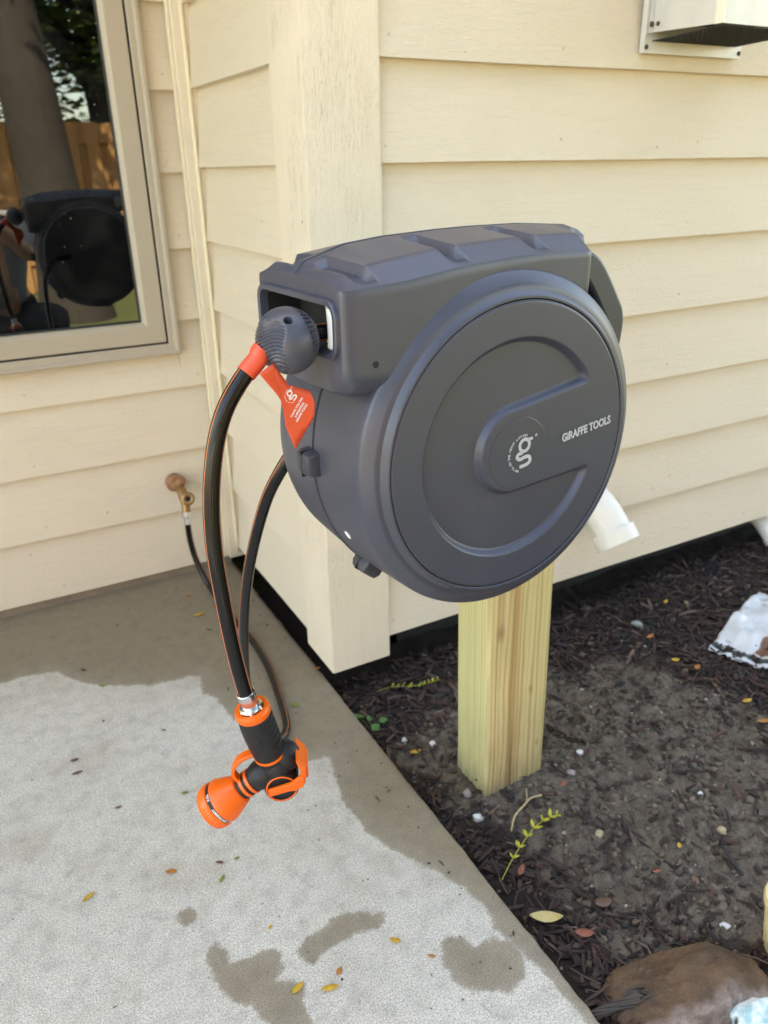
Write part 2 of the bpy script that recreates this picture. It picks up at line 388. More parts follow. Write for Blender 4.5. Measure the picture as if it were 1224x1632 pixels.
def concrete_mat():
    n = NB('concrete'); n.set(Roughness=.82)
    v = n.coord((1, 1, 1), rnd=False)
    at = n.n('Attribute'); at.attribute_name = 'wet'
    wob = n.math('ADD', n.math('MULTIPLY', n.math('SUBTRACT', n.noise(v, 45, 6, .75), .5), .030), n.math('MULTIPLY', n.math('SUBTRACT', n.noise(v, 260, 4, .7), .5), .012))
    sd_ = n.math('ADD', at.outputs['Fac'], wob)
    wet = n.ramp(n.math('ADD', n.math('MULTIPLY', sd_, 80.0), .5), [(.2, 0.0), (.62, .78), (1.0, .86)])
    core = n.ramp(n.math('ADD', at.outputs['Fac'], n.math('MULTIPLY', n.noise(v, 30, 4), .02)), [(.012, 0.0), (.06, .14)]); wet = n.math('ADD', wet, n.math('MULTIPLY', core, wet))
    fine = n.noise(v, 420, 3, .75); sand = n.vor(v, 260); mid = n.noise(v, 30, 5, .6); big = n.noise(v, 3.5, 4)
    dry = n.mix(n.ramp(fine, [(.36, 0.0), (.64, 1.0)]), (.27, .25, .217), (.84, .785, .692))
    dry = n.mix(n.math('MULTIPLY', n.ramp(sand.outputs['Distance'], [(.10, 1.0), (.35, 0.0)]), .45), dry, (.17, .155, .13))
    dry = n.mix(n.math('MULTIPLY', n.ramp(mid, [(.46, 0.0), (.7, 1.0)]), .42), dry, (.27, .25, .215))
    dry = n.mix(n.math('MULTIPLY', n.ramp(big, [(.4, 0.0), (.7, 1.0)]), .22), dry, (.33, .29, .24))
    wc = n.mix(n.ramp(fine, [(.3, 0.0), (.7, 1.0)]), (.145, .114, .075), (.33, .268, .188))
    wc = n.mix(n.math('MULTIPLY', n.ramp(mid, [(.42, 0.0), (.72, 1.0)]), .4), wc, (.12, .10, .075))
    c = n.mix(wet, dry, wc)
    vo = n.vor(v, 26); pit = n.ramp(vo.outputs['Distance'], [(.04, 1.0), (.075, 0.0)])
    pit = n.math('MULTIPLY', pit, n.ramp(n.noise(v, 9, 1), [(.5, 0.0), (.6, 1.0)]))
    c = n.mix(n.math('MULTIPLY', pit, .75), c, (.05, .045, .04))
    p2 = n.math('MULTIPLY', n.ramp(n.vor(v, 75).outputs['Distance'], [(.07, 1.0), (.11, 0.0)]), n.ramp(n.noise(v, 16, 2), [(.47, 0.0), (.55, 1.0)])); c = n.mix(n.math('MULTIPLY', p2, .6), c, (.07, .062, .052))
    # faint rusty and sooty staining, and a few hairline crazes
    st = n.ramp(n.noise(v, 5.5, 5, .65), [(.52, 0.0), (.66, 1.0)]); c = n.mix(n.math('MULTIPLY', st, .30), c, (.26, .195, .125))
    s2 = n.ramp(n.noise(v, 12, 4, .7, .8), [(.60, 0.0), (.72, 1.0)]); c = n.mix(n.math('MULTIPLY', s2, .30), c, (.14, .125, .105))
    n.col(c)
    n.l(n.mix(wet, (.85, .85, .85), (.55, .55, .55)), n.b.inputs['Roughness'])
    n.bump(n.math('ADD', fine, n.math('MULTIPLY', mid, .6)), .5, .0016); return n.m
M['concrete'] = concrete_mat()

def soil_mat():
    n = NB('soil'); n.set(Roughness=.95); v = n.coord((1, 1, 1), rnd=False)
    at = n.n('Attribute'); at.attribute_name = 'dirt'
    a = n.noise(v, 45, 6, .7); b = n.noise(v, 300, 3, .7); big = n.noise(v, 7, 4)
    d = n.mix(n.ramp(a, [(.3, 0.0), (.7, 1.0)]), (.030, .023, .0175), (.20, .158, .118))
    d = n.mix(n.ramp(b, [(.5, 0.0), (.75, .7)]), d, (.27, .225, .18))
    m = n.mix(a, (.014, .009, .008), (.035, .022, .018))
    n.col(n.mix(n.ramp(n.math('ADD', at.outputs['Fac'], n.math('MULTIPLY', n.math('SUBTRACT', big, .5), .5)), [(.35, 0.0), (.65, 1.0)]), m, d))
    n.bump(n.math('ADD', n.math('MULTIPLY', a, 1.5), b), .9, .004); return n.m
M['soil'] = soil_mat()
def attr_mat(name, rough=.85, bump=.3):
    n = NB(name); n.set(Roughness=rough); at = n.n('Attribute'); at.attribute_name = 'tint'
    v = n.coord((1, 1, 1), rnd=False); f = n.noise(v, 260, 3, .6)
    n.col(n.mix(n.math('MULTIPLY', f, .55), at.outputs['Color'], (.01, .008, .006))); n.bump(f, bump, .001); return n.m
M['chips'] = attr_mat('mulch_bark', .8, .4); M['pebble'] = attr_mat('pebble_stone', .75, .3)
def leaf_mat(name, c1, c2):
    n = NB(name); n.set(Roughness=.5); v = n.coord((1, 1, 1))
    n.col(n.mix(n.ramp(n.noise(v, 90, 4), [(.35, 0.0), (.65, 1.0)]), c1, c2))
    n.b.inputs['Subsurface Weight'].default_value = 0.0
    n.bump(n.noise(v, 150, 2), .3, .001); return n.m
LEAF = {'yellow': leaf_mat('leaf_yellow', (.62, .40, .04), (.50, .26, .03)), 'orange': leaf_mat('leaf_orange', (.52, .20, .03), (.36, .13, .03)),
        'green': leaf_mat('leaf_green', (.22, .26, .04), (.14, .20, .03)), 'brown': leaf_mat('leaf_brown', (.17, .09, .05), (.10, .05, .03)),
        'pale': leaf_mat('leaf_pale_yellow', (.60, .48, .22), (.50, .36, .12)), 'red': leaf_mat('leaf_red_brown', (.30, .09, .05), (.22, .07, .04))}
M['fern'] = leaf_mat('fern_yellow_green', (.46, .42, .04), (.30, .30, .03))
M['seedling'] = leaf_mat('seedling_green', (.05, .16, .03), (.03, .10, .02))
M['twig'] = simple('dry_twig', (.40, .31, .17), .8, var=.25)
M['root'] = simple('grey_root', (.085, .07, .062), .95, spec=.2, var=.6, bump=1.0, bscale=90)

# ------------------------------------------------------------ ground and patio
def inside(pt, poly):
    x, y = pt; c = False; j = len(poly) - 1
    for i in range(len(poly)):
        xi, yi = poly[i]; xj, yj = poly[j]
        if (yi > y) != (yj > y) and x < (xj - xi) * (y - yi) / (yj - yi) + xi: c = not c
        j = i
    return c
def sdist(pt, poly):
    px, py = pt; best = 1e9; j = len(poly) - 1
    for i in range(len(poly)):
        ax, ay = poly[j]; bx, by = poly[i]; dx, dy = bx - ax, by - ay
        t = max(0, min(1, ((px - ax) * dx + (py - ay) * dy) / (dx * dx + dy * dy + 1e-12)))
        d = (px - ax - t * dx) ** 2 + (py - ay - t * dy) ** 2
        if d < best: best = d
        j = i
    d = math.sqrt(best); return d if inside(pt, poly) else -d
DRY = [(-0.093, 1.787), (-0.037, 1.79), (0.032, 1.773), (0.079, 1.694), (0.129, 1.654), (0.22, 1.601), (0.308, 1.591), (0.334, 1.584), (0.322, 1.507), (0.342, 1.476), (0.347, 1.414), (0.364, 1.343), (0.386, 1.25), (0.429, 1.182), (0.487, 1.17), (0.475, 1.115), (0.46, 1.055), (0.46, 1.0), (0.463, 0.955), (0.481, 0.904), (0.506, 0.858), (0.53, 0.814), (0.55, 0.766), (0.561, 0.718), (0.551, 0.678), (0.562, 0.648), (0.566, 0.611), (0.57, 0.573), (0.575, 0.53), (0.58, 0.4), (0.58, -4.5), (-3.6, -4.5), (-3.6, 2.0), (-.9, 1.95), (-.4, 1.84)]
BLOBS = [[(0.138, 0.873), (0.152, 0.87), (0.163, 0.852), (0.162, 0.829), (0.192, 0.824), (0.223, 0.822), (0.236, 0.808), (0.227, 0.781), (0.213, 0.766), (0.237, 0.756), (0.245, 0.731), (0.235, 0.715), (0.233, 0.675), (0.186, 0.701), (0.17, 0.731), (0.17, 0.747), (0.148, 0.766), (0.137, 0.792), (0.135, 0.815), (0.13, 0.841)],
    [(0.113, 0.957), (0.122, 0.963), (0.136, 0.956), (0.141, 0.939), (0.133, 0.926), (0.119, 0.928), (0.109, 0.94)],
    [(0.26, 0.798), (0.282, 0.81), (0.315, 0.811), (0.326, 0.824), (0.347, 0.821), (0.38, 0.807), (0.409, 0.791), (0.404, 0.776), (0.386, 0.773), (0.355, 0.779), (0.327, 0.779), (0.299, 0.776), (0.273, 0.767), (0.257, 0.782)],
    [(0.46, 0.698), (0.482, 0.701), (0.5, 0.684), (0.502, 0.668), (0.537, 0.667), (0.559, 0.648), (0.559, 0.612), (0.538, 0.589), (0.509, 0.581), (0.482, 0.599), (0.458, 0.614), (0.445, 0.641), (0.446, 0.67)]]
def build_patio():
    xs = [-3.5, -2, -1.2, -.9] + [-.8 + i * .01 for i in range(139)] + [.5895]
    ys = [-1.6, -.6, 0, .2] + [.3 + i * .01 for i in range(180)] + [2.11]
    V, F, A = [], [], []
    for y in ys:
        for x in xs:
            xx = x
            if x > .588: xx = x + .0025 * noise.noise((0, y * 40, 3)) + .002 * noise.noise((0, y * 9, 5)) 
            V.append((xx, y, 0)); d = -sdist((x, y), DRY)
            for b in BLOBS:
                if abs(x - b[0][0]) < .3 and abs(y - b[0][1]) < .3: d = max(d, sdist((x, y), b))
            A.append(max(-.2, min(.2, d)))
    nx = len(xs); ny = len(ys)
    for j in range(ny - 1):
        for i in range(nx - 1): F.append((j * nx + i, j * nx + i + 1, j * nx + nx + i + 1, j * nx + nx + i))
    # rounded arris and slab side along the bed
    for j in range(ny):
        x, y, z = V[j * nx + nx - 1]; V.append((x + .004, y, -.004)); A.append(.1); V.append((x + .005, y, -.10)); A.append(.1)
    b = nx * ny
    for j in range(ny - 1):
        e0, e1 = j * nx + nx - 1, (j + 1) * nx + nx - 1; p0, q0, p1, q1 = b + 2 * j, b + 2 * j + 1, b + 2 * j + 2, b + 2 * j + 3
        F += [(e0, p0, p1, e1), (p0, q0, q1, p1)]
    o = mk('patio', (V, F), M['concrete'], smooth=60)
    at = o.data.attributes.new('wet', 'FLOAT', 'POINT'); at.data.foreach_set('value', A)
    tag(o, 'grey concrete patio slab with dark wet patches', None, None, 'structure')
build_patio()
DIRT = [(0.762, 1.206), (0.911, 1.299), (1.11, 1.185), (1.248, 1.181), (1.35, 1.091), (1.376, 0.96), (1.435, 0.846), (1.238, 0.593), (0.997, 0.428), (0.941, 0.472), (0.824, 0.525), (0.709, 0.602), (0.712, 0.697), (0.732, 0.827), (0.655, 0.96), (0.65, 1.127), (0.711, 1.261)]
def bed_z(x, y):
    z = -.034 + .010 * noise.noise((x * 5, y * 5, 0)) + .006 * noise.noise((x * 18, y * 18, 2))
    z += .008 * max(0, 1 - math.hypot((x - 1.02) / .35, (y - .82) / .32)) 
    z -= .030 * sstep(1.22, 1.42, y) * (1 - sstep(1.1, 1.8, x) * .5)
    z -= .012 * sstep(1.2, 1.6, y) * (1 - sstep(.6, .7, x))
    return z
def build_bed():
    xs = [.575 + i * .0062 for i in range(235)] + [2.05 + i * .02 for i in range(20)] + [2.7, 3.2, 4.5]; ys = [-.6, -.2, .1] + [.25 + i * .0062 for i in range(205)] + [1.55, 1.75, 2.0]
    V, F, A = [], [], []
    for y in ys:
        for x in xs:
            d = sdist((x, y), DIRT); dm = sstep(-.10, .07, d + .05 * noise.noise((x * 9, y * 9, 6)))
            z = bed_z(x, y) + .006 * noise.noise((x * 40, y * 40, 1)) + dm * (.005 * noise.noise((x * 75, y * 75, 5)) + .010 * max(0, noise.noise((x * 24, y * 24, 7))) + .005 * noise.noise((x * 140, y * 140, 9)))
            V.append((x, y, z)); A.append(dm)
    nx = len(xs)
    for j in range(len(ys) - 1):
        for i in range(nx - 1): F.append((j * nx + i, j * nx + i + 1, j * nx + nx + i + 1, j * nx + nx + i))
    o = mk('garden_bed', (V, F), M['soil'], smooth=180)
    at = o.data.attributes.new('dirt', 'FLOAT', 'POINT'); at.data.foreach_set('value', A)
    tag(o, 'dark garden bed of bare soil beside the patio', None, None, 'structure')
build_bed()
def build_lawn():
    n = NB('lawn_grass'); n.set(Roughness=.9); v = n.coord(rnd=False); a = n.noise(v, 3, 5); b = n.noise(v, 60, 4, .7)
    c = n.mix(a, (.055, .085, .02), (.13, .13, .045)); n.col(n.mix(n.math('MULTIPLY', b, .6), c, (.05, .06, .02))); n.bump(b, .8, .03)
    V, F = [], []; xs = [-150, -40, -12] + [-8 + i for i in range(17)] + [12, 40, 150]; ys = [-150, -60, -20] + [-12 + i * .8 for i in range(15)] + [8, 40, 150]
    for y in ys:
        for x in xs: V.append((x, y, -.16 + .02 * noise.noise((x, y, 0))))
    nx = len(xs)
    for j in range(len(ys) - 1):
        for i in range(nx - 1): F.append((j * nx + i, j * nx + i + 1, j * nx + nx + i + 1, j * nx + nx + i))
    tag(mk('ground', (V, F), n.m, smooth=180), 'lawn of short grass around the house', None, None, 'structure')
build_lawn()
def tinted(name, parts, m, label, cat):
    """parts: list of (vf, rgb); one joined object"""
    V, F, A = [], [], []
    for (v, f), c in parts:
        n = len(V); V += [tuple(p) for p in v]; F += [tuple(i + n for i in q) for q in f]; A += [(*c, 1)] * len(v)
    o = mk(name, (V, F), m, smooth=40)
    at = o.data.attributes.new('tint', 'FLOAT_COLOR', 'POINT'); at.data.foreach_set('color', [x for c in A for x in c])
    return tag(o, label, cat, None, 'stuff')
def chip(l, wd, t, rnd):
    hw = wd / 2; e = rnd.uniform(.2, .7); k = rnd.uniform(-.15, .15) * l
    v = [(-l / 2, -hw * e, 0), (-l / 2, hw * e, 0), (0, hw, k * .2), (0, -hw, k * .2), (l / 2, hw * rnd.uniform(.1, .6), k), (l / 2, -hw * rnd.uniform(.1, .6), k)]
    v += [(x, y, z + t) for x, y, z in v]
    return v, [(0, 1, 2, 3), (3, 2, 4, 5), (6, 9, 8, 7), (9, 11, 10, 8), (0, 6, 7, 1), (1, 7, 8, 2), (2, 8, 10, 4), (4, 10, 11, 5), (5, 11, 9, 3), (3, 9, 6, 0)]
def rockv(r, rnd, sub=(7, 4)):
    v, f = sphere(r, *sub); sx, sy, sz = rnd.uniform(.7, 1.3), rnd.uniform(.6, 1.1), rnd.uniform(.45, .85)
    s = rnd.random() * 100
    return [(x * sx * (1 + .6 * noise.noise((x / r + s, y / r, z / r))), y * sy * (1 + .6 * noise.noise((x / r, y / r + s, z / r))), z * sz) for x, y, z in v], f
def scatter():
    rnd = random.Random(11); parts = []
    n = 0
    while n < 10500:
        x = rnd.uniform(.6, 2.35); y = rnd.uniform(.22, 1.46)
        d = sdist((x, y), DIRT) + .10 * noise.noise((x * 6, y * 6, 8))
        p = 1 if d < -.05 else (.17 + .83 * (1 - sstep(-.05, .09, d)))
        if rnd.random() > p: n += 0.15; continue
        n += 1
        if x < .62 and rnd.random() < .6: continue
        l = rnd.choice([rnd.uniform(.010, .028), rnd.uniform(.020, .060), rnd.uniform(.008, .020)]); wd = rnd.uniform(.0025, .012) if l > .02 else rnd.uniform(.004, .013)
        Mx = Matrix.Translation((x, y, bed_z(x, y) + rnd.uniform(.0, .010))) @ Matrix.Rotation(rnd.uniform(0, 6.28), 4, 'Z') @ Matrix.Rotation(rnd.gauss(0, .3), 4, 'Y') @ Matrix.Rotation(rnd.gauss(0, .5), 4, 'X')
        k = rnd.random()
        c = (.038, .020, .016) if k < .45 else (.018, .012, .011) if k < .68 else (.080, .040, .030) if k < .92 else (.16, .10, .07)
        s = rnd.uniform(.7, 1.3); parts.append((xf(chip(l, wd, rnd.uniform(.001, .004), rnd), Mx), tuple(q * s for q in c)))
    for i in range(2600):
        x = rnd.uniform(.6, 2.3); y = rnd.uniform(.22, 1.44); d = sdist((x, y), DIRT) + .10 * noise.noise((x * 6, y * 6, 8))
        if d > .0 and rnd.random() > .12: continue
        a = rnd.uniform(0, 6.28); L = rnd.uniform(.015, .06); z = bed_z(x, y) + rnd.uniform(.006, .014); cu = rnd.uniform(-.4, .4)
        P = [Vector((x, y, z)), Vector((x + L * .5 * math.cos(a), y + L * .5 * math.sin(a), z + rnd.uniform(0, .006))), Vector((x + L * math.cos(a + cu), y + L * math.sin(a + cu), z + rnd.uniform(-.004, .006)))]
        k = rnd.random(); c = (.06, .033, .027) if k < .6 else (.12, .075, .06) if k < .9 else (.22, .15, .11)
        parts.append((tube(P, rnd.uniform(.0005, .0014), 4)[:2], c))
    tinted('bark_mulch', parts, M['chips'], 'dark brown shredded bark mulch covering the bed', 'mulch')
    parts = []; n = 0
    while n < 9500:
        x = rnd.uniform(.6, 2.0); y = rnd.uniform(.22, 1.42); d = sdist((x, y), DIRT) + .08 * noise.noise((x * 7, y * 7, 4))
        p = 1 if d > 0 else .12
        n += .2
        if rnd.random() > p: continue
        n += .8
        clod = rnd.random() < .16
        r = rnd.uniform(.003, .0095) if clod else rnd.choice([rnd.uniform(.0008, .0025), rnd.uniform(.001, .004), rnd.uniform(.002, .0065) if rnd.random() < .45 else .0012])
        k = rnd.random(); c = (.17, .13, .092) if k < .52 else (.07, .052, .038) if k < .74 else (.25, .20, .15) if k < .945 else (.50, .45, .38)
        if clod: c = (.145, .11, .078) if k < .7 else (.06, .045, .033)
        Mx = Matrix.Translation((x, y, bed_z(x, y) + r * .35)) @ Matrix.Rotation(rnd.uniform(0, 6.28), 4, 'Z')
        kk = rnd.uniform(.75, 1.25); parts.append((xf(rockv(r, rnd, (6, 4)), Mx), tuple(q * kk for q in c)))
    tinted('gravel_grit', parts, M['pebble'], 'small stones and clods scattered over the bare soil', 'gravel')
    parts = []
    for i in range(230):
        x = rnd.uniform(-.5, .58); y = rnd.uniform(.4, 2.05); r = rnd.choice([.0007, .001, .0014, .0022]) * rnd.uniform(.7, 1.2)
        if rnd.random() < .75: x = .58 - abs(rnd.gauss(0, .10))
        c = rnd.choice([(.05, .04, .03), (.10, .08, .06), (.03, .025, .02), (.3, .27, .22)])
        vf = chip(r * rnd.uniform(2, 6), r * 1.3, r * .6, rnd) if rnd.random() < .5 else rockv(r, rnd, (6, 4))
        parts.append((xf(vf, Matrix.Translation((x, y, .0005)) @ Matrix.Rotation(rnd.uniform(0, 6.28), 4, 'Z')), c))
    tinted('patio_crumbs', parts, M['pebble'], 'crumbs of soil and bark lying on the concrete', 'crumbs')
scatter()

# ------------------------------------------------------------ house
house = tag(empty('house', (.6, 1.388, 0)), 'beige lap sided house corner with a window and wide corner post', 'house')
HO = Vector((.6, 1.388, 0))
WY, MX, RY = 2.0998, .600, 1.388          # window wall plane, short wall plane, right wall plane
ZT = 2.62
def hmk(name, vf, m, parent=house, **kw):
    off = HO if parent is house else HO
    return mk(name, ([Vector(p) - HO for p in vf[0]], vf[1]), m, parent, **kw)
def board(x0, x1, z0, z1, y, axis, out, jit, th=.019, n=14):
    """lap board: thick at its bottom edge, thin at top; axis 'x' or 'y' runs along the wall; out = -1 direction of the outside normal"""
    V, F = [], []
    for i in range(n + 1):
        t = x0 + (x1 - x0) * i / n; s = noise.noise((t * 2.2, jit * 9.1, z0 * 3)) * .0016; q = noise.noise((t * 1.4, jit * 5.3, 7)) * .0015
        for dy, z in ((.022, z0 + s), (-th * 0 - .000 + q, z0 + s), (.0005 + q, z0 + .004 + s), (th + .002, z1), (.033, z1)):
            d = y + dy
            V.append((t, d, z) if axis == 'x' else (d, t, z))
    for i in range(n):
        for k in range(5):
            k2 = (k + 1) % 5; a, b, c, e = i * 5 + k, i * 5 + k2, i * 5 + 5 + k2, i * 5 + 5 + k
            F.append((a, b, c, e) if axis == 'y' else (a, e, c, b))
    F.append(tuple(range(5))); F.append(tuple(reversed(range(n * 5, n * 5 + 5))))
    return V, F
LAP = .022
# right wall
k = 0; z = .081
while z < ZT:
    hmk('siding_board', board(.754, 4.2, z, min(z + .173 + LAP, ZT + .02), RY + .006, 'x', -1, k + 1.3, n=36), M['siding'], smooth=20)
    z += .173; k += 1
# short wall
k = 0; z = .062; nxt = .254
while z < ZT:
    hmk('siding_board', board(RY + .149, 2.085, z, min(nxt + LAP, ZT + .02), MX + .006, 'y', -1, k + 31.7), M['siding'], smooth=20)
    z = nxt; nxt += .173; k += 1
# window wall
WX0, WX1, WZ0, WZ1 = -.78, .509, .664, 1.86
k = 0; z = .026
while z < ZT:
    z1 = min(z + .1805 + LAP, ZT + .02); y = WY + .004
    if z1 <= WZ0 or z >= WZ1: vf = board(-3.2, .578, z, z1, y, 'x', -1, k + 61.1, n=30)
    elif z < WZ0: 
        full = board(WX1, .578, z, z1, y, 'x', -1, k + 61.1, n=4); low = board(WX0, WX1 - .0005, z, WZ0 + .01, y, 'x', -1, k + 61.1, n=20); lf = board(-3.2, WX0 - .0005, z, z1, y, 'x', -1, k + 61.1, n=16)
        vf = [join(full, low), lf]
    else: vf = [board(WX1, .578, z, z1, y, 'x', -1, k + 61.1, n=4), board(-3.2, WX0, z, z1, y, 'x', -1, k + 61.1, n=16)]
    for q_ in (vf if isinstance(vf, list) else [vf]): hmk('siding_board', q_, M['siding'], smooth=20)
    z += .1805; k += 1
# sheathing behind the boards so that no light comes through
hmk('sheathing', join(box(.76, 4.2, RY + .032, RY + .16, .10, ZT), box(MX + .034, MX + .15, RY + .10, 2.3, .10, ZT), box(.47, .62, WY + .034, WY + .12, .05, ZT), box(-3.2, WX0 + .02, WY + .034, WY + .12, .05, ZT), box(WX0, .6, WY + .034, WY + .12, .05, WZ0 + .02), box(WX0, .6, WY + .034, WY + .12, WZ1 - .02, ZT)), M['interior'], smooth=None)
hmk('sill_plate', box(-3.2, .59, WY + .012, WY + .10, -.05, .05), M['foundation'], smooth=None)
hmk('crawl_space_wall', join(box(.66, 4.2, RY + .16, RY + .3, -.3, .12), box(MX + .12, MX + .26, RY + .16, 2.3, -.3, .12)), M['interior'], smooth=None)
# corner post: two faces of one wide timber
def post_vf(x0, x1, y0, y1, z0, z1, n=26):
    V, F = [], []
    for i in range(n + 1):
        z_ = z0 + (z1 - z0) * i / n; a = .0016 * noise.noise((z_ * 6, 1, 0)); b = .0012 * noise.noise((z_ * 9, 7, 0))
        c = .004
        for x, y in ((x0 + a, y1), (x0 + a, y0 + c + b), (x0 + c * .3 + a, y0 + c * .3 + b), (x0 + c + a, y0 + b), (x1 - .004, y0 + b), (x1, y0 + .004 + b), (x1, y1)): V.append((x, y, z_))
    for i in range(n):
        for q in range(7):
            q2 = (q + 1) % 7; F.append((i * 7 + q, i * 7 + q2, i * 7 + 7 + q2, i * 7 + 7 + q))
    F.append(tuple(reversed(range(7)))); F.append(tuple(n * 7 + q for q in range(7)))
    return V, F
hmk('corner_board', post_vf(.600, .7535, 1.388, 1.537, .0285, ZT), M['trim'], smooth=40)
# nail heads
nail_m = simple('nail_head', tuple(x * .72 for x in PAINT), .6, var=.3); nm0 = None; rn_ = random.Random(21)
def nail(p, nrm):
    global nm0
    if nm0 is None: o = hmk('nail_head', xf(lathe([(.0030, -.001), (.0030, .0005), (.0018, .0009)], 10), Matrix.Identity(4)), nail_m, smooth=40); nm0 = o.data; nm0.transform(Matrix.Translation(HO))
    else: o = bpy.data.objects.new('nail_head', nm0); link(o, house)
    o.location = Vector(p) - HO; o.rotation_euler = Vector(nrm).to_track_quat('Z', 'Y').to_euler()
for kk in range(9):
    z = .081 + .173 * kk + .034
    for x in (.775, 1.18, 1.59, 2.0, 2.4): nail((x + rn_.uniform(-.01, .01), RY + .0064 + .019 * .034 / .195, z + rn_.uniform(-.006, .006)), (0, -1, .1))
for kk in range(8):
    z = .026 + .1805 * kk + .03
    for x in ((-.33, .10, .548) if z < .6 else (.545,)): nail((x + rn_.uniform(-.008, .008), WY + .0045 + .019 * .03 / .2, z + rn_.uniform(-.006, .006)), (0, -1, .1))
# inside corner strip and its caulk beads
hmk('inside_corner_strip', box(.578, .640, WY - .022, WY + .02, .03, ZT), M['trim'], bevel=.003)
for pth in ([(.5765, WY + .001, .03), (.5765, WY - .001, .8), (.5765, WY + .001, 1.6), (.5765, WY, ZT)], [(.604, WY - .0235, .05), (.603, WY - .0245, .7), (.604, WY - .0235, 1.5), (.604, WY - .0235, ZT)]):
    P = catmull(pth, 14); P = [p + Vector((.0012 * noise.noise((p.z * 14, 3, 1)), .0012 * noise.noise((p.z * 11, 9, 1)), 0)) for p in P]
    hmk('caulk_bead', tube(P, .0055, 8)[:2], M['caulk'], smooth=180)
# unseen roof edge and soffit, overhang shaped to shade the wall
hmk('soffit', join(box(.2, 4.6, 1.20, 1.5, ZT, ZT + .03), box(-3.6, .2, 1.20, 2.3, ZT + .001, ZT + .03)), M['soffit'], smooth=None)
hmk('fascia', box(-3.6, 4.6, 1.17, 1.20, ZT - .03, ZT + .17), M['trim'], smooth=None)
hmk('roof', ([(-3.7, 1.15, ZT + .17), (4.7, 1.15, ZT + .17), (4.7, 5.5, ZT + 1.9), (-3.7, 5.5, ZT + 1.9), (-3.7, 1.15, ZT + .20), (4.7, 1.15, ZT + .20), (4.7, 5.5, ZT + 1.95), (-3.7, 5.5, ZT + 1.95)], [(0, 3, 2, 1), (4, 5, 6, 7), (0, 1, 5, 4), (1, 2, 6, 5), (2, 3, 7, 6), (3, 0, 4, 7)]), M['roof'], smooth=None)
hmk('side_wall', join(box(4.2, 4.3, 1.4, 5.4, -.1, ZT + 1), box(-3.3, -3.2, 2.1, 5.4, -.1, ZT + 1), box(-3.3, 4.3, 5.3, 5.4, -.1, ZT + 1.6)), M['siding'], smooth=None)
# window
def ring_frame(x0, x1, z0, z1, prof):
    """mitred frame in the xz plane; prof = list of (inset, y), closed"""
    V, F = [], []; n = len(prof)
    for cx, cz, sx, sz in ((x0, z0, 1, 1), (x1, z0, -1, 1), (x1, z1, -1, -1), (x0, z1, 1, -1)):
        for d, y in prof: V.append((cx + sx * d, y, cz + sz * d))
    for c in range(4):
        c2 = (c + 1) % 4
        for q in range(n):
            q2 = (q + 1) % n; F.append((c * n + q, c2 * n + q, c2 * n + q2, c * n + q2))
    return V, F
Y = WY
win = hmk('window', ring_frame(WX0, WX1, WZ0, WZ1, [(0, Y + .05), (0, Y - .016), (.003, Y - .019), (.010, Y - .019), (.014, Y - .013), (.027, Y - .013), (.029, Y - .011), (.029, Y + .05)]), M['window_frame'], bevel=.0012)
def wmk(name, vf, m, **kw): return hmk(name, vf, m, parent=win, **kw)
g = .0305
wmk('gasket', ring_frame(WX0 + .0285, WX1 - .0285, WZ0 + .0285, WZ1 - .0285, [(0, Y + .045), (0, Y - .004), (.006, Y - .004), (.006, Y + .045)]), M['gasket'], smooth=None)
wmk('sash', ring_frame(WX0 + .034, WX1 - .034, WZ0 + .034, WZ1 - .034, [(0, Y + .045), (0, Y - .010), (.002, Y - .012), (.044, Y - .012), (.054, Y - .004), (.056, Y + .012), (.056, Y + .045)]), M['window_frame'], bevel=.0012)
wmk('glazing_gasket', ring_frame(WX0 + .0895, WX1 - .0895, WZ0 + .0895, WZ1 - .0895, [(0, Y + .03), (0, Y + .004), (.004, Y + .006), (.004, Y + .03)]), M['gasket'], smooth=None)
wmk('pane', box(WX0 + .09, WX1 - .09, Y + .010, Y + .016, WZ0 + .09, WZ1 - .09), M['glass'], smooth=None)
wmk('room_backdrop', ([(-1.2, Y + .12, .3), (.47, Y + .12, .3), (.47, Y + .12, 2.3), (-1.2, Y + .12, 2.3), (-1.2, Y + 1.6, .3), (.47, Y + 1.6, .3), (.47, Y + 1.6, 2.3), (-1.2, Y + 1.6, 2.3)], [(4, 5, 6, 7), (0, 1, 5, 4), (1, 2, 6, 5), (2, 3, 7, 6), (3, 0, 4, 7)]), M['interior'], smooth=None)

# ------------------------------------------------------------ treated timber post
tp = mk('timber_post', ([], []), M['pine'])
bm = bmesh.new()
hh = 1.02
for i in range(15):
    pass
def timber(wd, dp, z0, z1, n=16):
    V, F = [], []; c = .004
    loop = [(-wd / 2 + c, -dp / 2), (wd / 2 - c, -dp / 2), (wd / 2, -dp / 2 + c), (wd / 2, dp / 2 - c), (wd / 2 - c, dp / 2), (-wd / 2 + c, dp / 2), (-wd / 2, dp / 2 - c), (-wd / 2, -dp / 2 + c)]
    for i in range(n + 1):
        z_ = z0 + (z1 - z0) * i / n
        for j, (x, y) in enumerate(loop): V.append((x + .0012 * noise.noise((z_ * 7, j * 3.1, 0)), y + .0012 * noise.noise((z_ * 7, j * 3.1, 9)), z_))
    for i in range(n):
        for q in range(8):
            q2 = (q + 1) % 8; F.append((i * 8 + q, i * 8 + q2, i * 8 + 8 + q2, i * 8 + 8 + q))
    F.append(tuple(reversed(range(8)))); F.append(tuple(n * 8 + q for q in range(8)))
    return V, F
bm.free(); bpy.data.objects.remove(tp)
tp = mk('timber_post', timber(.142, .102, -.14, .99), M['pine'], smooth=40, loc=(.790, .993, -.015))
tp.rotation_euler = (R_(-.2), R_(-1.0), R_(-.5))
tag(tp, 'pale yellow-green treated timber post standing in the soil under the grey reel', 'post')

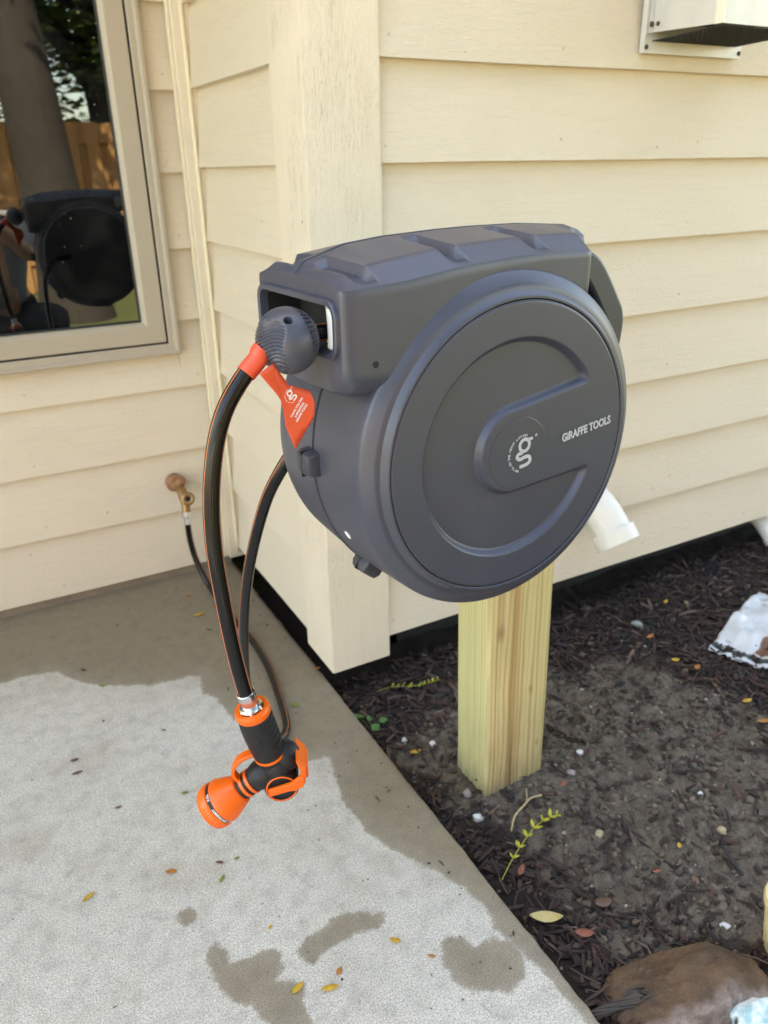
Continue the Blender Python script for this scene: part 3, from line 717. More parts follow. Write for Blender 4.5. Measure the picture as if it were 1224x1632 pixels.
# ------------------------------------------------------------ hose reel  (local x = along, y = depth away from camera, z = up)
RC = Vector((.5277, .6644, .8148)); RZ = R_(3.545)
reel = tag(empty('hose_reel', RC, RZ), 'large round dark grey wall-mount hose reel with a stepped lid', 'hose reel')
RM = Matrix.Translation(RC) @ Matrix.Rotation(RZ, 4, 'Z')
YS = .112
AX = Matrix(((1, 0, 0, 0), (0, 0, 1, 0), (0, -1, 0, 0), (0, 0, 0, 1)))     # lathe z -> local +y
half = [(.1695, .012), (.1695, .001), (.1702, .0), (.1722, .0), (.1735, .0008), (.1775, .0062), (.1785, .0072), (.1835, .0078), (.1850, .0088), (.1955, .0150), (.1972, .0168), (.1982, .020), (.1990, .035), (.2006, .070), (.2022, .1085), (.2010, .1092), (.2010, .1104), (.2036, .1110)]
prof = [(r, y) for r, y in half] + [(.2036, .1122), (.2022, .1130)] + [(r, 2 * YS - y) for r, y in reversed(half[:15])]
mk('drum_shell', xf(lathe(prof, 160, cap=False), AX), M['plastic'], reel, smooth=28)
mk('back_plate', xf(lathe([(.0, .222), (.12, .222), (.16, .2235), (.1690, .222), (.1690, .21)], 64, cap=False), AX), M['plastic'], reel, smooth=28)
# lid: polar height field with the C shaped recess
def lid():
    nr, na = 210, 540; V, F = [], []; R = .1684; tilt = R_(6); ct, st = math.cos(tilt), math.sin(tilt)
    def smin(a, b, k): 
        h = max(0, min(1, .5 + .5 * (b - a) / k)); return b + (a - b) * h - k * h * (1 - h)
    def depth(x, z):
        r = math.hypot(x, z); xr, zr = x * ct + z * st, -x * st + z * ct
        hw = .0475 + max(0, xr) * .045
        db = (abs(zr) - hw) if xr > 0 else r - .0475            # outside bar > 0
        dc = .1300 - r
        d = smin(db, dc, .011)                                   # >0 inside recess
        return .0085 * sstep(0, .0075, d)
    for i in range(nr + 1):
        r = R * i / nr
        for k in range(na):
            a = 2 * math.pi * k / na; x, z = r * math.cos(a), r * math.sin(a)
            y = depth(x, z) + (.0012 * (r / R - .985) / .015 if r / R > .985 else 0)
            V.append((x, y, z))
            if i == 0: break
    def idx(i, k): return 0 if i == 0 else 1 + (i - 1) * na + k % na
    for i in range(nr):
        for k in range(na):
            if i == 0: F.append((0, idx(1, k), idx(1, k + 1)))
            else: F.append((idx(i, k), idx(i + 1, k), idx(i + 1, k + 1), idx(i, k + 1)))
    b = len(V)
    for k in range(na):
        a = 2 * math.pi * k / na; V.append((R * math.cos(a), .012, R * math.sin(a)))
    for k in range(na): F.append((idx(nr, k), b + k, b + (k + 1) % na, idx(nr, k + 1)))
    return V, F
lidob = mk('lid', lid(), M['lid'], reel, smooth=50)
mk('hub_disc', xf(lathe([(.0425, .001), (.0425, -.0004), (.0420, -.0007), (.0, -.0007)], 96), Matrix.Translation((.004, 0, -.003)) @ AX), M['hub'], lidob, smooth=30)
# lettering on the lid bar (xy plane -> local xz, facing -y)
def on_lid(vf, x, z, ang, y=-.0012):
    Mx = Matrix.Translation((x, y, z)) @ Matrix.Rotation(-ang, 4, 'Y') @ Matrix(((1, 0, 0, 0), (0, 0, -1, 0), (0, 1, 0, 0), (0, 0, 0, 1)))
    return xf(vf, Mx)
mk('lettering', on_lid(text_vf('GiRAFFE TOOLS', .0140, .0002, .00045, sx=.80), .1100, .0065, R_(7.0)), M['grey_print'], lidob, smooth=None)
mk('monogram', on_lid(g_logo(.036), .0115, -.0040, R_(-5)), M['grey_print'], lidob, smooth=None)
mk('motto', on_lid(circ_text("WE'LL DO THE HEAVY LIFTING", .0215, .0042, R_(250), R_(85)), .0110, -.0045, R_(-2)), M['grey_print'], lidob, smooth=None)
# housing: swept top box with notches
ZLC = [(-.212, .1935), (-.195, .195), (-.14, .1985), (-.07, .2065), (0, .2105), (.05, .2115), (.113, .2085), (.19, .201)]
ZUC = [(-.212, .1985), (-.2, .2055), (-.185, .2105), (-.13, .2178), (-.088, .2228), (-.055, .2245), (0, .2268), (.06, .228), (.113, .2268), (.19, .216)]
ZTP = [(-.212, .2006), (-.200, .213), (-.153, .2265), (-.106, .2313), (-.035, .2346), (.009, .2355), (.082, .2352), (.156, .2303), (.178, .224), (.19, .216)]
ZBT = [(-.215, .098), (-.20, .090), (-.15, .086), (0, .10), (.12, .15), (.19, .165)]
NOT = (-.164, -.053, .058)
XE = -.2105
def yfront(x):
    r = .024
    if x < XE + r: q = 1 - (x - XE) / r; return .013 + .008 * (1 - math.sqrt(max(0, 1 - q * q)))
    if x > .113: return .018 + (x - .113) * 1.1
    return .013 + .005 * sstep(-.15, 0, x)
def notch(x, skew):
    t = 0
    for xr in NOT:
        e = xr - skew
        t = max(t, sstep(e - .026, e - .012, x) * (1 - sstep(e - .003, e, x)))
    return t
def section(x):
    yf = yfront(x); lc, uc, tp_, bt = interp(ZLC, x), interp(ZUC, x), interp(ZTP, x), interp(ZBT, x)
    yu = min(yf + .026, .106); uc = min(uc, tp_)
    P = [(YS, bt - .004)] + [(YS + (yf + .030 - YS) * q / 8, bt - .004 + .002 * q / 8) for q in range(1, 8)] + [(yf + .030, bt - .002), (yf + .022, bt - .001), (yf + .014, bt + .001), (yf + .005, bt + .007), (yf + .001, bt + .016), (yf, bt + .026)] + [(yf, bt + .026 + (lc - .03 - bt) * q / 12) for q in range(1, 12)] + [(yf, lc - .004), (yf + .0012, lc)]
    for q in range(1, 8):
        t = q / 8; y = yf + .0012 + (yu - yf - .0012) * t; z = lc + (uc - lc) * t
        z -= .0105 * notch(x, .014 * t * .5) * sstep(.12, .8, t); P.append((y, z))
    for q in range(0, 13):
        t = q / 12; y = yu + (.1075 - yu) * t; z = uc + (tp_ - uc) * t
        n = notch(x, .007 + .012 * t); z -= n * (.0105 - .003 * t) * (1 - sstep(.80, .86, t)); P.append((y, z))
    P += [(.1085, tp_ - .0004), (.1092, tp_ - .0018), (.1104, tp_ - .0018), (.1110, tp_ + .0008)]
    return P + [(2 * YS - y, z) for y, z in reversed(P[1:])]
def housing():
    xs = []
    x = XE
    while x <= .1875:
        xs.append(x); near = x < -.19 or any(xr - .045 < x < xr + .004 for xr in NOT); x += .0011 if near else .004
    xs.append(.188)
    V, F = [], []; n = None
    for x in xs:
        s = section(x); n = len(s); V += [(x, y, z) for y, z in s]
    for i in range(len(xs) - 1):
        for q in range(n):
            q2 = (q + 1) % n; F.append((i * n + q, i * n + n + q, i * n + n + q2, i * n + q2))
    F.append(tuple((len(xs) - 1) * n + q for q in range(n)))
    # left end with the outlet opening
    y0, y1, z0, z1, rr = .0285, .1955, .1335, .1785, .011; cy, cz = (y0 + y1) / 2, (z0 + z1) / 2
    def rrect(y, z, grow=0.0):
        dy, dz = y - cy, z - cz; hy, hz = (y1 - y0) / 2 + grow, (z1 - z0) / 2 + grow; r = rr + grow
        lo, hi = 0, 3
        for _ in range(30):
            m = (lo + hi) / 2; a, b = abs(dy * m), abs(dz * m)
            qx, qz = a - hy + r, b - hz + r
            d = (math.hypot(max(qx, 0), max(qz, 0)) + min(max(qx, qz), 0)) - r
            if d < 0: lo = m
            else: hi = m
        return cy + dy * lo, cz + dz * lo
    rings = []
    # resample so that the opening is smooth
    for (gx, gr) in ((XE, .0070), (XE - .0040, .0066), (XE - .0052, .0056), (XE - .0052, .0018), (XE - .0044, .0004), (XE, 0.0), (-.15, 0.0)):
        b = len(V); rings.append(b)
        for q in range(n):
            yy, zz = rrect(*section(XE)[q], gr); V.append((gx, yy, zz))
    prev = 0
    for b in rings:
        for q in range(n):
            q2 = (q + 1) % n; F.append((prev + q, prev + q2, b + q2, b + q))
        prev = b
    F.append(tuple(reversed([prev + q for q in range(n)])))
    return V, F
hs = mk('housing', housing(), M['plastic'], reel, smooth=32)
mk('outlet_shade_liner', join(box(-.166, -.160, .029, .195, .134, .178), box(-.206, -.160, .030, .194, .1772, .1783), box(-.206, -.160, .1935, .1953, .1345, .1772), box(-.206, -.166, .095, .1935, .1337, .1350)), M['black'], hs, smooth=None)  # black liner paints the unlit dark into the outlet opening
for (x, y, r) in ((-.2015, .0455, .0090), (-.186, .0700, .0120)):
    mk('roller', xf(lathe([(r * .75, -.0215), (r, -.019), (r * .93, -.006), (r * .93, .006), (r, .019), (r * .75, .0215)], 24), Matrix.Translation((x, y, .156))), M['roller'], hs, smooth=40)
mk('hole_shade_disc', xf(lathe([(.0036, -.003), (.0036, .0004), (.0033, .0006)], 20), Matrix.Translation((-.1765, .0131, .1222)) @ Matrix(((1, 0, 0, 0), (0, 0, -1, 0), (0, 1, 0, 0), (0, 0, 0, 1)))), M['black'], hs, smooth=None)  # solid black disc stands for the shade inside a hole
# clamp lugs over the seam
def lug():
    a = [(-.013, -.016), (.013, -.016), (.015, -.008), (.015, .008), (.013, .016), (-.013, .016), (-.015, .008), (-.015, -.008)]
    V, F = [], []
    for s, h in ((1.0, -.004), (1.0, .006), (.82, .0125), (.6, .0135)):
        V += [(x * s, y * s, h) for x, y in a]
    for i in range(3):
        for q in range(8):
            q2 = (q + 1) % 8; F.append((i * 8 + q, i * 8 + q2, i * 8 + 8 + q2, i * 8 + 8 + q))
    F.append(tuple(24 + q for q in range(8))); return V, F
for ang in (181, 229, 282, 330, 14):
    a = R_(ang); nrm = Vector((math.cos(a), 0, math.sin(a))); tng = Vector((-math.sin(a), 0, math.cos(a)))
    B = Matrix(((tng.x, 0, nrm.x, nrm.x * .203), (tng.y, 1, nrm.y, YS), (tng.z, 0, nrm.z, nrm.z * .203), (0, 0, 0, 1)))
    lg = mk('clamp_lug', xf(lug(), B), M['dark_plastic'], reel, smooth=30, bevel=.0012)
    mk('lug_seam', xf(box(-.0152, .0152, -.0006, .0006, .0, .0139), B), M['black'], lg, smooth=None)
a = R_(205.5); nrm = Vector((math.cos(a), 0, math.sin(a)))
mk('white_dot', xf(lathe([(.0055, 0), (.0055, .0008), (.004, .0011)], 20), frame(nrm * .2008 + Vector((0, .075, 0)), nrm)), M['white_print'], reel, smooth=40)  # small white disc on the drum side
# swivel bracket at the back end
Pb = catmull([(.150, 0, .190), (.180, 0, .178), (.216, 0, .131), (.2255, 0, .113), (.2245, 0, .085), (.216, 0, .04), (.215, 0, -.03), (.20, 0, -.10)], 5)
br = mk('swivel_bracket', sweep_rect([p + Vector((0, .104, 0)) for p in Pb], (0, 1, 0), .030, .016), M['dark_plastic'], reel, smooth=40, bevel=.004)
mk('bracket_rib', join(sweep_rect([p + Vector((.008, .104, .004)) for p in Pb[6:22]], (0, 1, 0), .012, .006)), M['dark_plastic'], br, smooth=40, bevel=.003)
mk('pivot_rod', tube([(.268, .15, .13), (.268, .15, -.12)], .008, 16)[:2], M['steel'], br)
mk('mounting_plate', join(box(.20, .315, .262, .272, -.16, .16), box(.255, .281, .135, .263, .095, .112), box(.255, .281, .135, .263, -.112, -.095), box(.20, .27, .11, .15, .098, .110), box(.20, .27, .11, .15, -.110, -.098)), M['dark_plastic'], br, smooth=None, bevel=.002)

# ------------------------------------------------------------ leader hose, ball stop
def hose_obj(name, P, r, label, stripes=(), parent=None, seg=28, up0=(0, -1, 0), twist=0.0):
    V, F, UV = tube(P, r, seg, True, twist, up0)
    mi = []
    for i, f in enumerate(F): mi.append(1 if (i < (len(P) - 1) * seg and (i % seg) in stripes) else 0)
    # separate uv seam: keep u in 0..1 per face is fine for a periodic pattern (wraps on integers)
    o = mk(name, (V, F), [M['hose'], M['stripe']], parent, smooth=60, mi=mi)
    l = o.data.uv_layers.new(name='UVMap')
    for p in o.data.polygons:
        us = [UV[v][0] for v in p.vertices]; big = max(us) - min(us) > .5
        for li, v in zip(p.loop_indices, p.vertices):
            u = UV[v][0]; l.data[li].uv = (u + (1 if big and u < .5 else 0), UV[v][1])
    return o
def rl(x, y, z): return RM @ Vector((x, y, z))
BALL = rl(-.2455, .065, .1456)
LP = [rl(-.16, .060, .150), rl(-.20, .064, .150), BALL, Vector((.2527, .7125, .9555)), Vector((.2453, .7120, .9460)), Vector((.2278, .7109, .9294)), Vector((.2092, .7098, .9045)), Vector((.1965, .7090, .8752)), Vector((.1878, .7085, .8379)), Vector((.1827, .7081, .7985)), Vector((.1813, .7081, .7566)), Vector((.1832, .7082, .7117)), Vector((.1871, .7084, .656)), Vector((.1915, .7087, .6136)), Vector((.1959, .709, .5822)), Vector((.2000, .7093, .562))]
HR = .0088
lead = hose_obj('leader_hose', catmull(LP, 8), HR, None, stripes=(9, 38), seg=44, up0=(0, -1, 0))
tag(lead, 'thick glossy black hose with orange stripes curving from the reel outlet to the nozzle', 'hose')
ax = (RT * -.80 + UP * -.40 + FW * -.42).normalized()
def ball():
    v, f = sphere(1, 200, 190); out = []; Mx = frame((0, 0, 0), ax, (0, 0, 1)); PM = frame((0, 0, 0), UP, RT).to_3x3()
    hole = (RM.to_3x3() @ Vector((-.35, -.86, .42))).normalized()
    camd = (CAM - BALL).normalized(); hole = (camd * .80 + UP * .50 + RT * .02).normalized()
    for p in v:
        d = (PM @ Vector(p)).normalized(); c = d.dot(ax); R = .0318 * (1 + .03 * (1 - c * c))
        s = d.dot(UP); rr = d.dot(RT)
        # ribbed grip on the outlet side
        reg = sstep(.42, .47, c + .14 * math.sin(4.2 * s + .6)) * (1 - sstep(.95, .965, c)) * (1 - sstep(.30, .34, s - .25 * c))
        ph = (s + .05 * math.sin(6 * rr)) * 26
        R -= .0016 * reg * (.5 + .5 * math.cos(ph * math.pi * .72)) + .0006 * reg
        # toothed rim on the reel side
        az = math.atan2(d.dot(Mx.col[0].to_3d()), d.dot(Mx.col[1].to_3d()))
        rim = sstep(-.62, -.60, c) * (1 - sstep(-.38, -.36, c)); R -= .0016 * rim * (1 if math.sin(az * 38) > 0 else 0)
        R -= .009 * (1 - sstep(.0032, .0042, (d - hole).length * .0318))
        R -= .004 * sstep(.955, .985, c)
        if c < -.86: R *= .97
        out.append(d * R)
    return out, f
bs = mk('hose_stop_ball', ball(), M['plastic'], None, smooth=40, loc=BALL)
tag(bs, 'grey ribbed ball stop clamped on the hose at the reel outlet', 'hose stop')

# red tag looped around the hose
tg = tag(empty('paper_tag', (.2472, .7117, .949)), 'red thank-you tag hanging from the hose below the ball', 'tag')
TO = Vector((.2472, .7117, .949))
hp = catmull(LP, 8)
i0 = min(range(len(hp)), key=lambda i: (hp[i] - Vector((.2515, .712, .9540))).length); i1 = min(range(len(hp)), key=lambda i: (hp[i] - Vector((.2335, .711, .935))).length)
mk('tag_loop', ([Vector(p) - TO for p in tube(hp[i0:i1 + 1], HR + .0011, 32)[0]], tube(hp[i0:i1 + 1], HR + .0011, 32, False)[1]), M['tag'], tg, smooth=60)
TG = [(0.2410, 0.9363), (0.2566, 0.9440), (0.2723, 0.9199), (0.2943, 0.9107), (0.2987, 0.8987), (0.2973, 0.883), (0.2861, 0.867), (0.2757, 0.8516), (0.2711, 0.8651), (0.2669, 0.8765), (0.2651, 0.8952), (0.264, 0.904), (0.2595, 0.9116)]
def tag_y(x, z): return .700 + .004 * math.sin((x - .25) * 60) + 1.6 * (x - .275) ** 2 - .0035 * sstep(.90, .945, z)
def tag_flag():
    bm_ = bmesh.new(); vs_ = [bm_.verts.new((x, 0, z)) for x, z in TG]; fc = bm_.faces.new(vs_)
    bmesh.ops.triangulate(bm_, faces=[fc]); bmesh.ops.subdivide_edges(bm_, edges=bm_.edges[:], cuts=5, use_grid_fill=True)
    for v in bm_.verts: v.co.y = tag_y(v.co.x, v.co.z)
    bm_.normal_update(); V = [v.co.copy() for v in bm_.verts]; bm_.verts.index_update(); F = [tuple(v.index for v in f.verts) for f in bm_.faces]; bm_.free()
    return [v - TO for v in V], F
fl = mk('tag_flag', tag_flag(), M['tag'], tg, smooth=180)
sm = fl.modifiers.new('thick', 'SOLIDIFY'); sm.thickness = .0004; sm.offset = 0
def on_tag(vf, x, z, ang):
    ca, sa = math.cos(ang), math.sin(ang); out = []
    for p in map(Vector, vf[0]):
        X, Z = x + p.x * ca - p.y * sa, z + p.x * sa + p.y * ca; out.append(Vector((X, tag_y(X, Z) - .0006 - p.z, Z)) - TO)
    return out, vf[1]
ta = math.atan2(.0204, .0147)
mk('tag_monogram', on_tag(g_logo(.0125, .0001), .2748, .9085, ta - R_(20)), M['white_print'], fl, smooth=None)
mk('tag_lettering', join(on_tag(text_vf('THANK YOU FOR', .0030, .0001, .00008, sx=.95), .2796, .8955, ta), on_tag(text_vf('SUPPORTING', .0030, .0001, .00008, sx=.95), .2824, .8925, ta), on_tag(text_vf('GIRAFFE TOOLS', .0030, .0001, .00008, sx=.95), .2844, .8890, ta)), M['white_print'], fl, smooth=None)
mk('tag_motto_ring', on_tag(circ_text("WE'LL DO THE HEAVY LIFTING", .0072, .0013, R_(250), R_(85), .00005), .2748, .9085, ta - R_(20)), M['white_print'], fl, smooth=None)

# ------------------------------------------------------------ spray nozzle
NT = Vector((.2235, .711, .455)); na_ = Vector((-.932, .363, 0)).normalized(); nq = Vector((-.363, -.932, 0)).normalized()
NM = Matrix(((na_.x, nq.x, 0, 0), (na_.y, nq.y, 0, 0), (0, 0, 1, 0), (0, 0, 0, 1)))
noz = tag(empty('spray_nozzle', NT), 'orange and black thumb-control spray nozzle hanging at the end of the hose', 'nozzle')
def nl(a, q, z): return NM @ Vector((a, q, z))
GD = (Vector((.2000, .7093, .562)) - NT).normalized(); GL = (Vector((.2000, .7093, .562)) - NT).length
GM = frame((0, 0, 0), GD, nq)
BD = nl(.080, 0, -.056).normalized(); BM = frame((0, 0, 0), BD, nq)
grip = mk('grip', xf(lathe([(.0155, .022), (.0182, .024), (.0190, .030), (.0203, .045), (.0208, .060), (.0206, .075), (.0196, .0885), (.0188, .090), (.012, .090)], 48), GM), M['rubber'], noz, smooth=40)
for s in range(5):
    zc = .046 + s * .0095
    P = [GM @ Vector((.0208 * math.cos(t), .0208 * math.sin(t), zc + .006 * (t - 1.2))) for t in [(.55 + .12 * q) for q in range(9)]]
    mk('grip_ridge', tube(P, .0011, 8)[:2], M['rubber'], grip, smooth=60)
P = [GM @ Vector((.0207 * math.cos(t), .0207 * math.sin(t), .036 + .036 * q / 10 )) for q, t in [(q, -.75 + .75 * math.sin(q / 10 * 2.2)) for q in range(11)]]
mk('grip_ridge', tube(P, .0008, 8)[:2], M['rubber'], grip, smooth=60)
mk('collar_ring', xf(lathe([(.0185, .0885), (.0205, .0890), (.0210, .0915), (.0205, .0965), (.0190, .0985), (.0150, .0985), (.0140, .0960), (.0140, .088)], 48, False), GM), M['orange'], noz, smooth=40)
mk('lower_ring', xf(lathe([(.0160, .0195), (.0186, .0200), (.0190, .0220), (.0186, .0240), (.0160, .0245)], 48), GM), M['orange'], noz, smooth=40)
cp = mk('coupling_nut', xf(lathe([(.0090, .084), (.0148, .086), (.0153, .090), (.0153, .098), (.0143, .1005), (.0090, .1010)], 6), GM), M['steel'], noz, smooth=20, bevel=.0008)
mk('coupling_flange', xf(lathe([(.0137, .0990), (.0140, .1005), (.0125, .1025), (.0100, .1030)], 32), GM), M['steel'], cp, smooth=40)
mk('ferrule', xf(lathe([(.0098, .1020), (.0104, .1040), (.0104, .1195), (.0107, .1203), (.0107, .1222), (.0100, .1230), (.0089, .1225)], 40, False), GM), M['steel'], cp, smooth=40)
body = join(xf(lathe([(.0155, -.004), (.0165, .010), (.0158, .0215), (.015, .022)], 40), GM),
            xf(sphere(.0205, 32, 20), Matrix.Translation(nl(-.004, 0, .002))), xf(sphere(.0185, 32, 20, 1, 1, 1.1), Matrix.Translation(nl(-.014, -.002, .012))),
            xf(lathe([(.012, -.004), (.0178, .008), (.0185, .020), (.0168, .027), (.0148, .031), (.0148, .054)], 40), BM))
mk('body', body, M['rubber'], noz, smooth=45)
DM = frame(nl(-.0075, 0, -.0185), nq, na_)
dial = mk('dial', xf(lathe([(.0200, -.022), (.0206, -.018), (.0206, .0185), (.0195, .0205), (.0155, .0208), (.0150, .0195), (.0, .0195)], 48, True), DM), M['rubber'], noz, smooth=35)
P = [DM @ Vector((.0178 * math.cos(t), .0178 * math.sin(t), .0207)) for t in [2 * math.pi * q / 40 for q in range(41)]]
mk('dial_ring', tube(P, .0010, 8, False)[:2], M['orange'], dial, smooth=60)
# thumb lever: arm across the dial, bridge behind, matching arm on the far side
def plate(pts, q0, q1): 
    n = len(pts); V = [nl(a, q0, z) for a, z in pts] + [nl(a, q1, z) for a, z in pts]
    F = [tuple(range(n)), tuple(reversed(range(n, 2 * n)))] + [(i, n + i, n + (i + 1) % n, (i + 1) % n) for i in range(n)]
    return V, F
arm = [(.0085, -.0150), (.0070, -.0245), (-.0170, -.0190), (-.0230, -.0190), (-.0330, -.0150), (-.0350, -.0105), (-.0350, .0010), (-.0300, .0015), (-.0210, -.0065), (-.0170, -.0080)]
lv = mk('thumb_lever', plate(arm, .0212, .0262), M['orange'], noz, smooth=None, bevel=.0012)
mk('lever_bridge', join(plate([(-.0305, -.0130), (-.0365, -.0110), (-.0380, .0120), (-.0325, .0165), (-.0285, .0240), (-.0265, .0240), (-.0290, .0150), (-.0315, .0080)], -.0200, .0240), plate([(-.0375, -.0080), (-.0405, -.0060), (-.0405, .0090), (-.0375, .0110)], -.0150, .0190)), M['orange'], lv, smooth=None, bevel=.001)
mk('lever_far_arm', plate(arm, -.0272, -.0225), M['orange'], lv, smooth=None, bevel=.0012)
# hanging loop and the bands it continues into
P = catmull([nl(.012, 0, .0235), nl(.028, 0, .0215), nl(.042, 0, .0135), nl(.0490, 0, .0000), nl(.0465, 0, -.0110), nl(.0400, 0, -.0180)], 6)
mk('loop_handle', sweep_rect(P, nq, .0065, .0022), M['orange'], noz, smooth=50, bevel=.001)
for s0 in (.0345, .0430):
    mk('barrel_band', xf(lathe([(.0146, s0 - .0022), (.0160, s0 - .0019), (.0160, s0 + .0019), (.0146, s0 + .0022)], 40), BM), M['orange'], noz, smooth=40)
head = mk('spray_head', xf(lathe([(.0140, .0500), (.0166, .0505), (.0180, .0520), (.0255, .0715), (.0275, .0770), (.0275, .0800), (.0262, .0805)], 64), BM), M['orange'], noz, smooth=40)
band = mk('pattern_band', xf(lathe([(.0262, .0795), (.0268, .0800), (.0268, .0855), (.0262, .0860)], 64), BM), M['rubber'], head, smooth=40)
def grooved():
    V, F = [], []; seg = 144; prof = [(.0270, .0850), (.0285, .0862), (.0287, .0920), (.0270, .0985), (.0245, .1005), (.0235, .0985), (.0, .0985)]
    for i, (r, z) in enumerate(prof):
        for k in range(seg):
            a = 2 * math.pi * k / seg; gq = .0009 * (.5 + .5 * math.cos(k / seg * 2 * math.pi * 48)) * (1 if (k // 18) % 2 == 0 else .1) if 1 <= i <= 3 else 0
            V.append(((r - gq) * math.cos(a), (r - gq) * math.sin(a), z))
    for i in range(len(prof) - 1):
        for k in range(seg):
            k2 = (k + 1) % seg; F.append((i * seg + k, i * seg + k2, i * seg + seg + k2, i * seg + seg + k))
    return V, F
mk('twist_ring', xf(grooved(), BM), M['orange'], head, smooth=40)
def band_text(s, a0, size):
    out = []; a = a0
    vf = text_vf(s, size, .0001, .00006, align='LEFT')
    V = []
    for p in map(Vector, vf[0]):
        t = a0 + p.x / .0270; V.append(Vector(((.0269 + p.z) * math.cos(t), (.0269 + p.z) * math.sin(t), 0.08275 + p.y)))
    return xf((V, vf[1]), BM)
mk('band_lettering', join(band_text('CENTER&MIST', -.48, .0043), band_text('ANGLE', -1.10, .0043), band_text('FULL', .92, .0043)), M['white_print'], band, smooth=None)

# ------------------------------------------------------------ supply hose and faucet
SP = [(.4490, 2.0130, .236), (.4498, 2.0165, .2092), (.4515, 2.019, .1496), (.4582, 2.012, .0919), (.4700, 1.99, .0404), (.4790, 1.952, .0125), (.4784, 1.8671, .0090), (.4814, 1.778, .009), (.4899, 1.6913, .009), (.4912, 1.6009, .009), (.4842, 1.5037, .009), (.4662, 1.3968, .009), (.4496, 1.3173, .009), (.4350, 1.2780, .009), (.4120, 1.2570, .010), (.3880, 1.2480, .018), (.3640, 1.236, .062), (.3455, 1.21, .1339), (.3236, 1.15, .2624), (.3145, 1.11, .3506), (.307, 1.06, .4553), (.3062, 1.0, .5747), (.3152, .94, .6875), (.3290, .905, .748), (.3560, .890, .790), (.3950, .888, .810), (.4350, .888, .815)]
sup = hose_obj('supply_hose', catmull(SP, 6), .0085, None, stripes=(6, 27), seg=44, up0=(-1, 0, 0))
tag(sup, 'black supply hose with thin orange stripes running from the brass faucet up to the reel', 'hose')
fa = tag(empty('faucet', (.452, WY, .29)), 'brass garden faucet on the siding below the window', 'faucet')
FO = Vector((.452, WY, .29))
def fl_(v, z, y): return Vector((v, y, z))
YM = Matrix(((1, 0, 0, 0), (0, 0, 1, 0), (0, -1, 0, 0), (0, 0, 0, 1)))   # z -> +y
mk('wall_flange', xf(lathe([(.025, .012), (.026, -.002), (.024, -.005), (.016, -.008), (.0145, -.030), (.010, -.032)], 40), Matrix.Translation((-.004, 0, .008)) @ YM), M['copper'], fa, smooth=35)
mk('cap', xf(lathe([(.013, -.010), (.0155, -.008), (.0155, .008), (.0135, .011), (.006, .012)], 6), frame((.004, -.036, .022), (.25, -.5, .83))), M['copper'], fa, smooth=30, bevel=.001)
mk('valve_body', join(tube(catmull([(.002, -.015, .010), (.000, -.045, .004), (.0, -.066, -.012), (.0, -.080, -.032), (-.002, -.0855, -.052)], 5), [.012] * 6 + [.0135] * 6 + [.0115] * 9, 20)[:2]), M['brass'], fa, smooth=40)
hd = Vector((-.10, -.90, .30)).normalized(); HM = frame((.006, -.088, -.012), hd, (1, 0, 0))
kn = mk('round_handle', xf(lathe([(.0075, -.004), (.0175, -.004), (.0195, .001), (.0185, .007), (.0130, .010), (.0075, .008)], 28, False), HM), M['brass'], fa, smooth=40)
mk('bore_shade_plug', xf(lathe([(.0074, -.004), (.0074, .004)], 20), HM), M['black'], kn, smooth=None)  # black plug stands for the shade within the handle ring
cpl = mk('hose_coupling', xf(lathe([(.0125, .0), (.0140, .002), (.0140, .015), (.0118, .017), (.0100, .018), (.0100, .036), (.009, .037)], 16), frame((-.0026, -.0858, -.050), (-.0006, -.004, -.03), (1, 0, 0))), M['steel'], fa, smooth=25)

# ------------------------------------------------------------ wall fittings: drain elbow, low pipe, vent hood
el = tag(empty('drain_elbow', (1.37, RY, .30)), 'white plastic drain elbow sticking out of the right wall behind the reel', 'pipe')
EO = Vector((1.37, RY, .30))
P = catmull([(1.335, RY + .05, .325), (1.338, RY, .322), (1.342, 1.355, .312), (1.348, 1.325, .288), (1.353, 1.298, .258), (1.357, 1.274, .228)], 5)
def open_tube(P, r, t, seg=36):
    o = tube(P, r, seg, False)[:2]; i = tube(P, r - t, seg, False)[:2]; i = (i[0], [tuple(reversed(f)) for f in i[1]])
    V, F = join(o, i); n = len(o[0]); a = (len(P) - 1) * seg
    for k in range(seg): k2 = (k + 1) % seg; F.append((a + k, a + k2, n + a + k2, n + a + k)); F.append((k2, k, n + k, n + k2))
    return V, F
ev = open_tube(P, .047, .004); mk('elbow_bend', ([Vector(p) - EO for p in ev[0]], ev[1]), M['pvc'], el, smooth=40)
d = (P[-1] - P[-2]).normalized(); ev = open_tube([P[-1] - d * .036, P[-1] - d * .034, P[-1] - d * .004, P[-1] + d * .002], .0555, .006); mk('elbow_socket', ([Vector(p) - EO for p in ev[0]], ev[1]), M['pvc'], el, smooth=40)
pp = tag(empty('pipe_stub', (2.16, 1.40, -.03)), 'white pipe stub with a rusty end under the siding at the right edge', 'pipe')
mk('pipe', tube([(.0, .10, .10), (.0, .03, .07), (.0, -.012, .035), (.0, -.03, .012)], .030, 24)[:2], M['pvc'], pp, smooth=50)
mk('rusty_end', tube([(.0, -.029, .014), (.0, -.042, -.006)], .031, 24)[:2], M['rust'], pp, smooth=50)
vh = tag(empty('vent_hood', (1.52, RY, 1.32)), 'white sheet metal vent hood with rusty screws on the right wall', 'vent')
VO = Vector((1.52, RY, 1.32))
def vmk(name, vf, m, parent=vh, **kw): return mk(name, ([Vector(p) - VO for p in vf[0]], vf[1]), m, parent, **kw)
pl = vmk('back_plate', box(1.372, 1.672, RY - .0055, RY + .004, 1.3205, 1.74), M['vent'], smooth=None, bevel=.001)
